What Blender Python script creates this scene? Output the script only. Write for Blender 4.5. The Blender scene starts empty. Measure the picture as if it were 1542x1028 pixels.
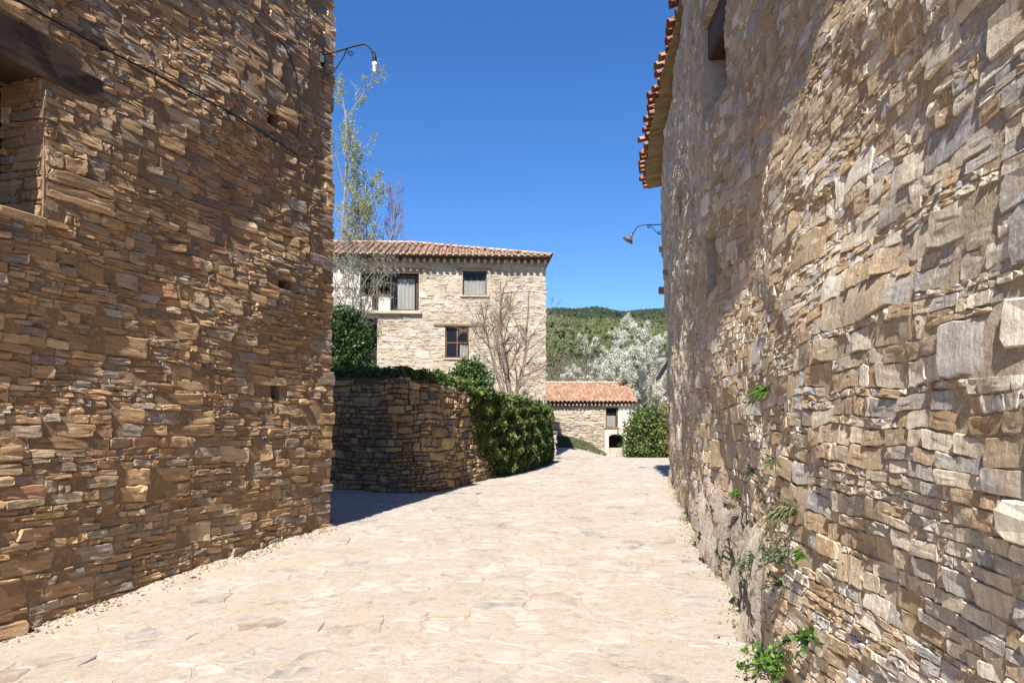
import bpy, math
import numpy as np
from mathutils import Vector
R = np.random.default_rng
SC = bpy.context.scene
COL = SC.collection

# ------------------------------------------------------------------ camera, sky, sun, exposure
CAM_Z, FPX, PITCH = 1.6, 1100.0, math.radians(3.5)
cam = bpy.data.objects.new('camera', bpy.data.cameras.new('camera'))
COL.objects.link(cam)
cam.location = (0, 0, CAM_Z)
cam.rotation_euler = (math.pi / 2 + PITCH, 0, 0)
cam.data.sensor_width = 36
cam.data.lens = 36 * FPX / 1542
PPY = 650 - FPX * math.tan(PITCH)
cam.data.shift_y = (PPY - 514) / 1542
cam.data.clip_start, cam.data.clip_end = 0.05, 6000
SC.camera = cam
SUN_EL, SUN_AZ = math.radians(50), math.radians(13.2)      # light travels 13.2 deg to the right of the view
w = bpy.data.worlds.new('World'); SC.world = w; w.use_nodes = True
nt = w.node_tree
sky = nt.nodes.new('ShaderNodeTexSky'); sky.sky_type = 'NISHITA'; sky.sun_disc = False
sky.sun_elevation = SUN_EL; sky.sun_rotation = math.pi + SUN_AZ
sky.altitude = 900; sky.air_density = 1.0; sky.dust_density = 0.5; sky.ozone_density = 5.0
hs = nt.nodes.new('ShaderNodeHueSaturation'); hs.inputs['Saturation'].default_value = 1.22; hs.inputs['Hue'].default_value = .507
nt.links.new(sky.outputs[0], hs.inputs['Color']); nt.links.new(hs.outputs[0], nt.nodes['Background'].inputs[0])
nt.nodes['Background'].inputs[1].default_value = 0.088
sun = bpy.data.objects.new('sun', bpy.data.lights.new('sun', 'SUN')); COL.objects.link(sun)
sun.data.energy = 5.0; sun.data.angle = math.radians(0.5); sun.data.color = (1, 0.95, 0.88)
ld = Vector((math.sin(SUN_AZ) * math.cos(SUN_EL), math.cos(SUN_AZ) * math.cos(SUN_EL), -math.sin(SUN_EL)))
sun.rotation_euler = ld.to_track_quat('-Z', 'Y').to_euler(); sun.location = (-8, -12, 25)
SC.view_settings.view_transform = 'Standard'; SC.view_settings.look = 'None'
SC.view_settings.gamma = 1; SC.view_settings.use_curve_mapping = False
SC.view_settings.exposure = 1.15
SC.render.engine = 'CYCLES'
SC.cycles.max_bounces = 6; SC.cycles.transparent_max_bounces = 12

# ------------------------------------------------------------------ mesh helpers
def link(o, parent=None, loc=None):
    COL.objects.link(o)
    if parent is not None: o.parent = parent
    if loc is not None: o.location = loc
    return o

def mesh_np(name, V, polys, mat, parent=None, rnd=None, smooth=False, loc=None, kind=None, link_it=True):
    V = np.asarray(V, np.float32)
    me = bpy.data.meshes.new(name)
    polys = [np.asarray(p, np.int32) for p in polys if len(p)]
    idx = np.concatenate([p.ravel() for p in polys])
    tot = np.concatenate([np.full(len(p), p.shape[1], np.int32) for p in polys])
    st = np.concatenate([[0], np.cumsum(tot)[:-1]]).astype(np.int32)
    me.vertices.add(len(V)); me.vertices.foreach_set('co', V.ravel())
    me.loops.add(len(idx)); me.loops.foreach_set('vertex_index', idx)
    me.polygons.add(len(tot)); me.polygons.foreach_set('loop_start', st)
    if rnd is not None:
        a = me.attributes.new('rnd', 'FLOAT_VECTOR', 'POINT')
        a.data.foreach_set('vector', np.asarray(rnd, np.float32).ravel())
    if isinstance(smooth, np.ndarray): me.polygons.foreach_set('use_smooth', smooth)
    elif smooth: me.polygons.foreach_set('use_smooth', np.ones(len(tot), bool))
    else: me.polygons.foreach_set('use_smooth', np.zeros(len(tot), bool))
    me.update(calc_edges=True)
    me.materials.append(mat)
    o = bpy.data.objects.new(name, me)
    if kind: o['kind'] = kind
    return link(o, parent, loc) if link_it else o

def tag(o, label=None, cat=None, group=None, kind=None):
    if label: o['label'] = label
    if cat: o['category'] = cat
    if group: o['group'] = group
    if kind: o['kind'] = kind
    return o

def thing(name, loc, label, cat, group=None):
    o = bpy.data.objects.new(name, None); COL.objects.link(o)
    o.location = loc; o.empty_display_size = 0.2
    bpy.context.view_layer.update()
    return tag(o, label, cat, group)

def keep(o, root):
    """world-space mesh parented to a root that only has a location"""
    o.parent = root; o.location = tuple(-Vector(root.location) + Vector(o.location)); return o

class MB:
    """collects boxes, tubes and sheets of one mesh"""
    def __init__(s): s.V = []; s.P = {}; s.n = 0; s.rn = []
    def add(s, V, polys, rnd=None):
        V = np.asarray(V, float).reshape(-1, 3)
        for p in polys:
            p = np.asarray(p, int)
            if len(p): s.P.setdefault(p.shape[1], []).append(p + s.n)
        s.V.append(V); s.n += len(V)
        s.rn.append(np.zeros((len(V), 3)) if rnd is None else np.broadcast_to(rnd, (len(V), 3)))
    def box(s, m, u0, u1, v0, v1, w0, w1, rnd=None, jit=0, rg=None, bev=0.0):
        b = min(bev, (u1 - u0) * .3, (v1 - v0) * .3, (w1 - w0) * .3) if bev else 0
        if b:
            pts = []
            for k, (ww, e) in enumerate([(w0, b), (w0 + b, 0), (w1 - b, 0), (w1, b)]):
                pts += [(u0 + e, v0 + e, ww), (u1 - e, v0 + e, ww), (u1 - e, v1 - e, ww), (u0 + e, v1 - e, ww)]
            F = [(3, 2, 1, 0), (12, 13, 14, 15)]
            for r in range(3):
                for i in range(4): F.append((r * 4 + i, r * 4 + (i + 1) % 4, r * 4 + 4 + (i + 1) % 4, r * 4 + 4 + i))
        else:
            pts = [(u, v, ww) for ww in (w0, w1) for (u, v) in ((u0, v0), (u1, v0), (u1, v1), (u0, v1))]
            F = [(3, 2, 1, 0), (4, 5, 6, 7), (0, 1, 5, 4), (1, 2, 6, 5), (2, 3, 7, 6), (3, 0, 4, 7)]
        p = np.array(pts, float)
        if jit: p = p + rg.normal(0, jit, p.shape)
        s.add(m(p[:, 0], p[:, 1], p[:, 2]), [F], rnd)
    def tube(s, pts, r, k=8, rnd=None, cap=True):
        pts = np.asarray(pts, float); r = np.broadcast_to(np.asarray(r, float), (len(pts),))
        V, F = tubes(pts[None], r[None], k); s.add(V, [F], rnd)
        if cap:
            n = len(pts)
            s.P.setdefault(k, []).append(np.array([list(range(k))[::-1]]) + s.n - n * k)
            s.P.setdefault(k, []).append(np.array([list(range(k))]) + s.n - k)
    def build(s, name, mat, parent=None, smooth=False, kind=None, root=None):
        o = mesh_np(name, np.concatenate(s.V), [np.concatenate(p) for p in s.P.values()], mat, None,
                    np.concatenate(s.rn), smooth, None, kind)
        if parent is not None: attach(o, parent)
        return o

def wloc(o):
    v = Vector((0, 0, 0))
    while o is not None: v += o.location; o = o.parent
    return v
def attach(o, parent):
    v = wloc(parent); o.parent = parent; o.location = o.location - v; return o

def tubes(P, r, k):
    """P (T,n,3) r (T,n) -> verts, quads"""
    T, n, _ = P.shape
    t = np.gradient(P, axis=1); t /= np.linalg.norm(t, axis=2, keepdims=True) + 1e-9
    ref = np.where(np.abs(t[:, :1, 2:3]) > .8, np.array([1., .1, 0]), np.array([0, .1, 1.]))
    ref = np.broadcast_to(ref, t.shape)
    a = np.cross(t, ref); a /= np.linalg.norm(a, axis=2, keepdims=True) + 1e-9
    b = np.cross(t, a)
    th = np.arange(k) * 2 * math.pi / k
    V = P[:, :, None] + r[:, :, None, None] * (np.cos(th)[:, None] * a[:, :, None] + np.sin(th)[:, None] * b[:, :, None])
    i = np.arange(T)[:, None, None]; j = np.arange(n - 1)[None, :, None]; q = np.arange(k)[None, None]
    base = (i * n + j) * k
    F = np.stack([base + q, base + k + q, base + k + (q + 1) % k, base + (q + 1) % k], -1).reshape(-1, 4)
    return V.reshape(-1, 3), F

def pix(P):
    """projected pixel position (photo scale) - only used to choose the level of detail"""
    P = np.asarray(P); x, y, z = P[..., 0], P[..., 1], P[..., 2] - CAM_Z
    d = y * math.cos(PITCH) + z * math.sin(PITCH); u = -y * math.sin(PITCH) + z * math.cos(PITCH)
    dd = np.where(d > .2, d, np.nan)
    return 771 + FPX * x / dd, PPY - FPX * u / dd

class Waves:
    """cheap smooth noise"""
    def __init__(s, seed, wl, n=7, dim=2):
        g = R(seed); d = g.normal(size=(n, dim)); d /= np.linalg.norm(d, axis=1, keepdims=True)
        s.k = d * (2 * math.pi / (wl * g.uniform(.6, 1.6, (n, 1)))); s.p = g.uniform(0, 6.28, n); s.n = n
    def __call__(s, *c):
        c = np.stack(np.broadcast_arrays(*c), -1)
        return np.sin(c @ s.k.T + s.p).sum(-1) / math.sqrt(s.n * .5) * .7

def sstep(a, b, x): t = np.clip((np.asarray(x, float) - a) / (b - a), 0, 1); return t * t * (3 - 2 * t)

# ------------------------------------------------------------------ materials
def new_mat(name):
    m = bpy.data.materials.new(name); m.use_nodes = True
    t = m.node_tree; b = t.nodes['Principled BSDF']; b.inputs['Roughness'].default_value = .9
    b.inputs['Specular IOR Level'].default_value = .25
    return m, t, b
class NT:
    def __init__(s, t): s.t = t
    def n(s, typ, **k):
        x = s.t.nodes.new(typ)
        for a, v in k.items(): setattr(x, a, v)
        return x
    def put(s, sock, v):
        if v is None: return
        if isinstance(v, bpy.types.NodeSocket): s.t.links.new(v, sock)
        else: sock.default_value = v
    def math(s, op, a, b=None, clamp=False):
        x = s.n('ShaderNodeMath', operation=op, use_clamp=clamp); s.put(x.inputs[0], a); s.put(x.inputs[1], b); return x.outputs[0]
    def vmath(s, op, a, b=None):
        x = s.n('ShaderNodeVectorMath', operation=op); s.put(x.inputs[0], a); s.put(x.inputs[1], b); return x.outputs[0]
    def noise(s, vec, scale, detail=4, rough=.55, dist=0):
        x = s.n('ShaderNodeTexNoise'); s.put(x.inputs['Vector'], vec); x.inputs['Scale'].default_value = scale
        x.inputs['Detail'].default_value = detail; x.inputs['Roughness'].default_value = rough; x.inputs['Distortion'].default_value = dist
        return x.outputs[0]
    def ramp(s, fac, stops, interp='LINEAR'):
        x = s.n('ShaderNodeValToRGB'); s.put(x.inputs[0], fac); c = x.color_ramp; c.interpolation = interp
        while len(c.elements) < len(stops): c.elements.new(.5)
        for e, (p, col) in zip(c.elements, stops):
            e.position = p; e.color = (*col, 1) if len(col) == 3 else col
        return x.outputs[0]
    def range(s, v, a, b, c=0, d=1):
        x = s.n('ShaderNodeMapRange', interpolation_type='SMOOTHSTEP'); s.put(x.inputs[0], v)
        for i, q in enumerate((a, b, c, d)): x.inputs[i + 1].default_value = q
        return x.outputs[0]
    def mix(s, f, a, b, typ='MIX'):
        x = s.n('ShaderNodeMix', data_type='RGBA', blend_type=typ); s.put(x.inputs[0], f)
        s.put(x.inputs[6], (*a, 1) if isinstance(a, tuple) else a); s.put(x.inputs[7], (*b, 1) if isinstance(b, tuple) else b)
        return x.outputs[2]
    def bump(s, h, strength, dist, normal=None):
        x = s.n('ShaderNodeBump'); s.put(x.inputs['Height'], h); x.inputs['Strength'].default_value = strength
        x.inputs['Distance'].default_value = dist; s.put(x.inputs['Normal'], normal); return x.outputs[0]
    def pos(s): return s.n('ShaderNodeNewGeometry').outputs['Position']
    def rnd(s):
        a = s.n('ShaderNodeAttribute', attribute_name='rnd'); sp = s.n('ShaderNodeSeparateXYZ')
        s.t.links.new(a.outputs['Vector'], sp.inputs[0]); return a.outputs['Vector'], sp.outputs[0], sp.outputs[1], sp.outputs[2]
    def scaled(s, v, sc):
        x = s.n('ShaderNodeMapping'); s.put(x.inputs[0], v); x.inputs['Scale'].default_value = sc; return x.outputs[0]
    def hsv(s, col, val):
        x = s.n('ShaderNodeHueSaturation'); s.put(x.inputs['Color'], col); s.put(x.inputs['Value'], val); return x.outputs[0]

def palette(cols):
    """[(weight, colour)] -> constant ramp stops"""
    W = sum(w for w, _ in cols); out = []; a = 0
    for w_, c in cols: out.append((a / W, c)); a += w_
    return out

def stone_mat(name, cols, rust=(.30, .16, .065), rust_amt=.5, pale=(.5, .46, .4), pale_amt=.35, strata=(6, 6, 60), size=1.0, bump=.8, bdist=.012, dust=None, dust_amt=0, vary=.5, sbump=.3):
    m, t, b = new_mat(name); N = NT(t)
    rv, rx, ry, rz = N.rnd(); pos = N.pos()
    p = N.vmath('ADD', pos, N.vmath('MULTIPLY', rv, (17., 23., 9.)))
    col = N.ramp(rx, palette(cols), 'CONSTANT')
    col = N.hsv(col, N.math('ADD', N.math('MULTIPLY', ry, vary), 1 - vary * .5))
    n1 = N.noise(p, 5 / size, 5, .62)
    col = N.mix(N.math('MULTIPLY', N.range(n1, .5, .68), rust_amt), col, rust)
    st = N.noise(N.scaled(p, strata), 1 / size, 4, .6, .3)
    col = N.mix(.8, col, N.ramp(st, [(.3, (.55, .55, .55)), (.5, (1, 1, 1)), (.7, (1.25, 1.22, 1.18))]), 'MULTIPLY')
    n2 = N.noise(p, 15 / size, 6, .7)
    col = N.mix(N.math('MULTIPLY', N.range(n2, .56, .66), pale_amt), col, pale)
    n3 = N.noise(p, 70 / size, 5, .65)
    col = N.mix(.6, col, N.ramp(n3, [(.3, (.68, .68, .68)), (.7, (1.22, 1.22, 1.22))]), 'MULTIPLY')
    n4 = N.noise(p, 230 / size, 3, .6)
    col = N.mix(.5, col, N.ramp(n4, [(.3, (.66, .66, .66)), (.7, (1.25, 1.25, 1.25))]), 'MULTIPLY')
    col = N.mix(.7, col, N.ramp(N.noise(pos, .8, 5, .6), [(.32, (.66, .63, .6)), (.5, (1, 1, 1)), (.68, (1.18, 1.18, 1.18))]), 'MULTIPLY')
    if dust:
        nd = N.noise(pos, 2.2, 6, .65)
        col = N.mix(N.math('MULTIPLY', N.range(nd, .36, .62), dust_amt), col, dust)
    t.links.new(col, b.inputs['Base Color'])
    h = N.math('ADD', N.math('MULTIPLY', N.noise(p, 30 / size, 8, .72), 1.0), N.math('MULTIPLY', st, sbump))
    t.links.new(N.bump(h, bump, bdist), b.inputs['Normal'])
    return m

def soil_mat(name, c1, c2, c3, scale=3, bump=.6, bdist=.02, fine=40):
    m, t, b = new_mat(name); N = NT(t); p = N.pos()
    n1 = N.noise(p, scale, 6, .6); n2 = N.noise(p, scale * 7, 6, .7); n3 = N.noise(p, fine, 5, .7)
    col = N.mix(N.range(n1, .35, .65), c1, c2)
    col = N.mix(N.range(n2, .5, .68), col, c3)
    col = N.mix(.6, col, N.ramp(n3, [(.3, (.65, .65, .65)), (.7, (1.2, 1.2, 1.2))]), 'MULTIPLY')
    t.links.new(col, b.inputs['Base Color'])
    t.links.new(N.bump(N.math('ADD', n3, N.math('MULTIPLY', n2, 1.5)), bump, bdist), b.inputs['Normal'])
    return m

def wood_mat(name, c1, c2, axis=(3, 3, 30), rough=.75):
    m, t, b = new_mat(name); N = NT(t); p = N.pos()
    n1 = N.noise(N.scaled(p, axis), 1.5, 6, .65, .4); n2 = N.noise(p, 2.5, 4)
    col = N.mix(N.range(n1, .35, .65), c1, c2)
    col = N.mix(.7, col, N.ramp(n2, [(.3, (.6, .6, .6)), (.7, (1.15, 1.15, 1.15))]), 'MULTIPLY')
    t.links.new(col, b.inputs['Base Color']); b.inputs['Roughness'].default_value = rough
    t.links.new(N.bump(n1, .5, .006), b.inputs['Normal'])
    return m

def plain_mat(name, c, rough=.8, bump=.25, metal=0, vary=.25, scale=12):
    m, t, b = new_mat(name); N = NT(t); p = N.pos()
    n1 = N.noise(p, scale, 6, .65); n2 = N.noise(p, scale * .15, 4)
    col = N.mix(1, c, N.ramp(n1, [(.3, (1 - vary,) * 3), (.7, (1 + vary * .5,) * 3)]), 'MULTIPLY')
    col = N.mix(.8, col, N.ramp(n2, [(.35, (1 - vary,) * 3), (.65, (1.05,) * 3)]), 'MULTIPLY')
    t.links.new(col, b.inputs['Base Color']); b.inputs['Roughness'].default_value = rough; b.inputs['Metallic'].default_value = metal
    if bump: t.links.new(N.bump(n1, bump, .01), b.inputs['Normal'])
    return m

def leaf_mat(name, stops, transl=.3, rough=.55):
    m, t, b = new_mat(name); N = NT(t); rv, rx, ry, rz = N.rnd()
    col = N.ramp(rx, stops); col = N.hsv(col, N.math('ADD', N.math('MULTIPLY', ry, .6), .7))
    t.links.new(col, b.inputs['Base Color']); b.inputs['Roughness'].default_value = rough
    tr = N.n('ShaderNodeBsdfTranslucent'); t.links.new(col, tr.inputs[0])
    mx = N.n('ShaderNodeMixShader'); mx.inputs[0].default_value = transl
    t.links.new(b.outputs[0], mx.inputs[1]); t.links.new(tr.outputs[0], mx.inputs[2])
    t.links.new(mx.outputs[0], t.nodes['Material Output'].inputs[0])
    return m

def tile_mat(name, cols, lich=(.42, .36, .28), lamt=.5):
    m, t, b = new_mat(name); N = NT(t); rv, rx, ry, rz = N.rnd(); p = N.pos()
    oi = N.n('ShaderNodeObjectInfo').outputs['Random']
    f = N.math('FRACT', N.math('ADD', oi, rx))
    col = N.ramp(f, palette(cols), 'CONSTANT')
    n1 = N.noise(p, 9, 6, .7); n2 = N.noise(p, 2.2, 4)
    col = N.mix(N.math('MULTIPLY', N.range(n1, .5, .68), lamt), col, lich)
    col = N.mix(.7, col, N.ramp(n2, [(.3, (.65, .62, .6)), (.65, (1.1, 1.1, 1.1))]), 'MULTIPLY')
    t.links.new(col, b.inputs['Base Color'])
    t.links.new(N.bump(N.noise(p, 45, 5, .7), .4, .006), b.inputs['Normal'])
    return m

M = {}
M['stone_left'] = stone_mat('brown_slate_stone', [(3.5, (0.395, 0.255, 0.144)), (3, (0.319, 0.204, 0.116)), (2, (0.469, 0.310, 0.167)), (2.2, (0.313, 0.240, 0.171)), (1.6, (0.239, 0.202, 0.172)), (1.4, (0.336, 0.307, 0.271)), (1.3, (0.531, 0.404, 0.259)), (.8, (0.326, 0.177, 0.107)), (.7, (0.182, 0.151, 0.132))],
    rust=(0.393, 0.232, 0.104), rust_amt=.5, pale=(0.573, 0.485, 0.383), pale_amt=.4, strata=(4, 4, 55), dust=(0.309, 0.208, 0.123), dust_amt=.45)
M['mortar_left'] = soil_mat('brown_joint_mortar', (0.270, 0.179, 0.106), (0.226, 0.150, 0.089), (0.344, 0.245, 0.150), 3, .8, .02)
M['stone_right'] = stone_mat('grey_schist_stone', [(3.2, (.47, .385, .28)), (2.4, (.44, .385, .32)), (2.0, (.45, .445, .44)), (2.2, (.62, .55, .44)), (1.4, (.46, .325, .19)), (.9, (.31, .285, .265)), (1.6, (.62, .575, .49)), (.8, (.37, .27, .175))],
    rust=(.45, .30, .155), rust_amt=.45, pale=(.74, .70, .63), pale_amt=.7, strata=(30, 30, 3.5), size=.8, sbump=.6, bump=.9, dust=(.55, .45, .33), dust_amt=.4)
M['mortar_right'] = soil_mat('pale_lime_mortar', (.54, .44, .315), (.60, .50, .38), (.45, .35, .235), 2.5, 1.0, .03)
M['bedrock'] = stone_mat('streaked_bedrock', [(1, (.38, .33, .28)), (1, (.43, .36, .28)), (1, (.33, .29, .26))], rust=(.30, .18, .09), rust_amt=.5, pale=(.46, .41, .34), pale_amt=.35, strata=(24, 24, 2.5), bump=1.0, bdist=.02)
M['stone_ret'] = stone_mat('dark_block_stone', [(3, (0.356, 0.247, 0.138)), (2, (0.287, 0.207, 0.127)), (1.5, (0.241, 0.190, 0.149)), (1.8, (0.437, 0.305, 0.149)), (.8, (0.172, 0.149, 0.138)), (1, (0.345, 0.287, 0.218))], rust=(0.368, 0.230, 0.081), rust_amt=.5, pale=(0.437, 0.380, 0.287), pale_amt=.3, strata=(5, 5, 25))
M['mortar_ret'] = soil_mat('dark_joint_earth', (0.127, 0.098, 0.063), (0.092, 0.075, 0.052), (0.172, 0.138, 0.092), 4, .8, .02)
M['stone_mid'] = stone_mat('pale_house_stone', [(5, (.41, .345, .268)), (4, (.37, .312, .245)), (3, (.45, .39, .312)), (1.8, (.32, .295, .26)), (1.2, (.40, .295, .19)), (1, (.27, .245, .22))], rust=(.40, .28, .165), rust_amt=.35, pale=(.49, .43, .355), pale_amt=.4, strata=(4, 4, 30), dust=(.45, .38, .295), dust_amt=.5, vary=.4)
M['mortar_mid'] = soil_mat('cream_mortar', (.43, .36, .28), (.40, .335, .255), (.35, .285, .205), 3, .6, .03)
M['paving'] = stone_mat('worn_paving_stone', [(5, (0.362, 0.313, 0.266)), (3, (0.334, 0.290, 0.250)), (1.6, (0.296, 0.265, 0.239)), (.9, (0.254, 0.232, 0.215)), (.8, (0.315, 0.245, 0.205)), (.9, (0.357, 0.287, 0.215))], rust=(0.338, 0.259, 0.184), rust_amt=.3, pale=(0.395, 0.350, 0.302), pale_amt=.4, strata=(8, 8, 8), bump=.6, bdist=.012, dust=(0.376, 0.326, 0.277), dust_amt=.6, vary=.28)
M['ground'] = soil_mat('sandy_joint_soil', (0.362, 0.305, 0.246), (0.376, 0.326, 0.271), (0.310, 0.238, 0.164), 2, .6, .015, 55)
M['plaster'] = plain_mat('white_lime_plaster', (.52, .48, .42), .9, .4, vary=.2, scale=8)
M['reveal'] = plain_mat('pale_reveal_plaster', (.44, .385, .31), .9, .5, vary=.25)
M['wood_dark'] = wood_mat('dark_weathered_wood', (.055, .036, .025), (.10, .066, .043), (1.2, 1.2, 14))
M['wood_brown'] = wood_mat('brown_window_wood', (.14, .07, .03), (.20, .105, .05), (14, 14, 2))
M['wood_grey'] = wood_mat('grey_brown_lintel_wood', (.20, .14, .09), (.30, .22, .145), (1.5, 1.5, 18))
M['wood_pale'] = wood_mat('sandy_soffit_board', (.25, .18, .095), (.34, .25, .14), (3, 3, 3))
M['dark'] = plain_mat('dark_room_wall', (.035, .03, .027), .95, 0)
M['iron'] = plain_mat('black_painted_iron', (.018, .02, .02), .45, .2, .3, vary=.4, scale=40)
M['cable'] = plain_mat('black_cable_rubber', (.015, .014, .013), .6, 0)
M['bulb'] = plain_mat('white_lamp_glass', (.85, .85, .83), .25, 0, vary=.02)
M['shade'] = plain_mat('grey_enamel_shade', (.11, .12, .12), .4, .1, .2, vary=.3)
M['curtain'] = plain_mat('white_net_curtain', (.50, .48, .42), .9, .2, vary=.15)
M['stick'] = plain_mat('grey_bark', (.22, .175, .135), .9, .5, vary=.4, scale=25)
M['bark_pale'] = plain_mat('pale_grey_bark', (.25, .22, .19), .9, .5, vary=.4, scale=25)
M['twig_red'] = plain_mat('reddish_twig', (.20, .12, .095), .9, 0, vary=.3)
M['tile_mid'] = tile_mat('old_terracotta_tile', [(3, (.28, .145, .09)), (2, (.23, .125, .085)), (2, (.32, .19, .125)), (1.5, (.19, .12, .09)), (1, (.35, .25, .185))], lich=(.44, .36, .27), lamt=.75)
M['tile_pale'] = tile_mat('pale_ridge_tile', [(1, (.40, .30, .22)), (1, (.36, .25, .175)), (1, (.43, .35, .27))], lamt=.3)
M['tile_far'] = tile_mat('orange_terracotta_tile', [(3, (0.331, 0.187, 0.118)), (2, (0.277, 0.156, 0.100)), (2, (0.371, 0.232, 0.154)), (1, (0.234, 0.143, 0.097))], lich=(0.336, 0.276, 0.184), lamt=.45)
M['tile_eave'] = tile_mat('red_brown_tile', [(2, (.27, .11, .065)), (1, (.20, .085, .055)), (1, (.31, .155, .095))], lamt=.35)
M['ivy'] = leaf_mat('ivy_leaf', [(0, (.022, .055, .015)), (.4, (.04, .085, .02)), (.75, (.07, .13, .03)), (.92, (.12, .16, .04)), (1, (.16, .12, .05))], .2, .4)
M['hedge'] = leaf_mat('hedge_leaf', [(0, (.030, .058, .014)), (.35, (.06, .105, .022)), (.65, (.12, .165, .035)), (.85, (.19, .20, .06)), (1, (.22, .15, .06))], .25, .42)
M['leafcore'] = plain_mat('dark_inner_core', (.025, .028, .014), .95, 0, vary=.4)  # dark filler added inside leaf masses to block light through them
M['weed'] = leaf_mat('weed_leaf', [(0, (.06, .13, .025)), (.6, (.10, .20, .035)), (1, (.17, .26, .06))], .35)
M['weed_grey'] = leaf_mat('grey_green_weed_leaf', [(0, (.09, .13, .06)), (.6, (.14, .19, .09)), (1, (.22, .24, .12))], .3)
M['grassblade'] = leaf_mat('grass_blade', [(0, (.09, .11, .045)), (.6, (.15, .165, .075)), (1, (.24, .22, .12))], .3)
M['blossom'] = leaf_mat('white_blossom', [(0, (.36, .36, .25)), (.4, (.55, .55, .45)), (1, (.74, .73, .66))], .3, .7)
M['bud'] = leaf_mat('pale_grey_green_bud', [(0, (.14, .155, .085)), (.5, (.22, .23, .15)), (1, (.34, .34, .27))], .3, .7)
M['poplar'] = leaf_mat('pale_spring_leaf', [(0, (.22, .26, .09)), (.5, (.33, .36, .16)), (1, (.42, .43, .25))], .4, .7)
M['pine'] = leaf_mat('pine_needle_mass', [(0, (.024, .036, .026)), (.35, (.032, .048, .026)), (.55, (.055, .074, .027)), (1, (.10, .112, .042))], .1, .8)
M['scrub'] = leaf_mat('bare_scrub_twig', [(0, (.10, .08, .055)), (.5, (.145, .12, .085)), (1, (.19, .17, .125))], .2, .8)
M['hill'] = soil_mat('hill_soil', (.075, .085, .03), (.10, .095, .045), (.12, .10, .06), .05, .3, .2, 2)
M['terrace'] = soil_mat('dry_garden_soil', (.24, .20, .12), (.16, .16, .07), (.30, .24, .15), 1.5, .8, .03)
M['gravel'] = stone_mat('loose_wall_rubble', [(1, (.44, .34, .23)), (1, (.36, .28, .19)), (1, (.50, .42, .32)), (.7, (.28, .24, .2))], bump=.5)
def glass_mat():
    m, t, b = new_mat('window_glass'); b.inputs['Base Color'].default_value = (.03, .035, .04, 1)
    b.inputs['Roughness'].default_value = .06; b.inputs['Specular IOR Level'].default_value = .6; b.inputs['Alpha'].default_value = .18
    return m
M['glass'] = glass_mat()

# ------------------------------------------------------------------ ground levels
def G(x, y):
    x = np.asarray(x, float); y = np.asarray(y, float)
    z = np.interp(y, [-30, 0, 4.4, 10.7, 20, 30, 33], [-.1, 0, .09, .21, .32, .42, .42])
    z = z - .075 * np.clip(-x - 1, 0, 4) * np.clip((11 - y) / 5, 0, 1)
    far = .17 + .68 * sstep(5.7, 2.9, x)
    z = z + (far - z) * sstep(32.5, 42.5, y)
    return z

# ------------------------------------------------------------------ rubble walls
def layout(u0, u1, v0, v1, g, lift=(.2, .34), seg=(.4, 1.2), hm=(.045, .13), asp=(1.3, 4.5), big=.12):
    """irregular coursed rubble: lifts > segments > sub-courses > stones"""
    C = []; v = v0
    while v < v1:
        Lh = g.uniform(*lift); vt = min(v + Lh, v1); u = u0 - g.uniform(0, seg[0])
        if vt - v < .05: break
        while u < u1:
            S = g.uniform(*seg); ub = min(u + S, u1 if u1 - (u + S) > .08 else u1); a = max(u, u0)
            if ub - a < .04: u += S; continue
            if g.random() < big: hs = [vt - v]
            else:
                hs = []; r = vt - v; ks = g.choice([.6, .8, 1., 1.25, 1.6], p=[.13, .22, .35, .18, .12])
                while r > 0:
                    h = g.uniform(*hm) * ks
                    if g.random() < .15: h *= 1.5
                    if r - h < hm[0] * .6: h = r
                    hs.append(h); r -= h
            vv = v
            for h in hs:
                uu = a
                while uu < ub - 1e-6:
                    wd = h * g.uniform(*asp)
                    if g.random() < .2: wd *= .45
                    wd = min(max(wd, .05), .75)
                    if ub - (uu + wd) < .05: wd = ub - uu
                    C.append((uu, uu + wd, vv, vv + h)); uu += wd
                vv += h
            u += S
        v = vt
    return np.array(C)

def trim(C, ops, mg=.0):
    out = []
    for u0, u1, v0, v1 in C:
        ok = True
        for a, b, c, d in ops:
            if u1 > a and u0 < b and v1 > c and v0 < d:
                ov = [(u1 - a, 0), (b - u0, 1), (v1 - c, 2), (d - v0, 3)]; m_, k = min(ov)
                if k == 0: u1 = a - mg
                elif k == 1: u0 = b + mg
                elif k == 2: v1 = c - mg
                else: v0 = d + mg
                if u1 - u0 < .03 or v1 - v0 < .02: ok = False; break
        if ok: out.append((u0, u1, v0, v1))
    return np.array(out)

def template(hi):
    if hi:
        q = [(-1, -.76), (-.95, -1), (-.6, -1), (-.2, -1), (.2, -1), (.6, -1), (.95, -1), (1, -.76), (1, -.3), (1, .3), (1, .76), (.95, 1), (.6, 1), (.2, 1), (-.2, 1), (-.6, 1), (-.95, 1), (-1, .76), (-1, .3), (-1, -.3)]
    else:
        q = [(-1, -.6), (-.9, -1), (0, -1), (.9, -1), (1, -.6), (1, .6), (.9, 1), (0, 1), (-.9, 1), (-1, .6)]
    return np.array(q, float)

RL = [Waves(901, .16), Waves(902, .07), Waves(903, .03), Waves(904, .22)]
def relief(u, v, k):
    """chipped, stepped face of a split stone"""
    a = RL[3](u * .8, v * 1.4) * 1.3
    return k * (.55 * RL[0](u, v) + .35 * RL[1](u * .7, v * 1.3) + .22 * RL[2](u, v) + .6 * (np.floor(a) + sstep(.75, 1, a - np.floor(a))))

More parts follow.
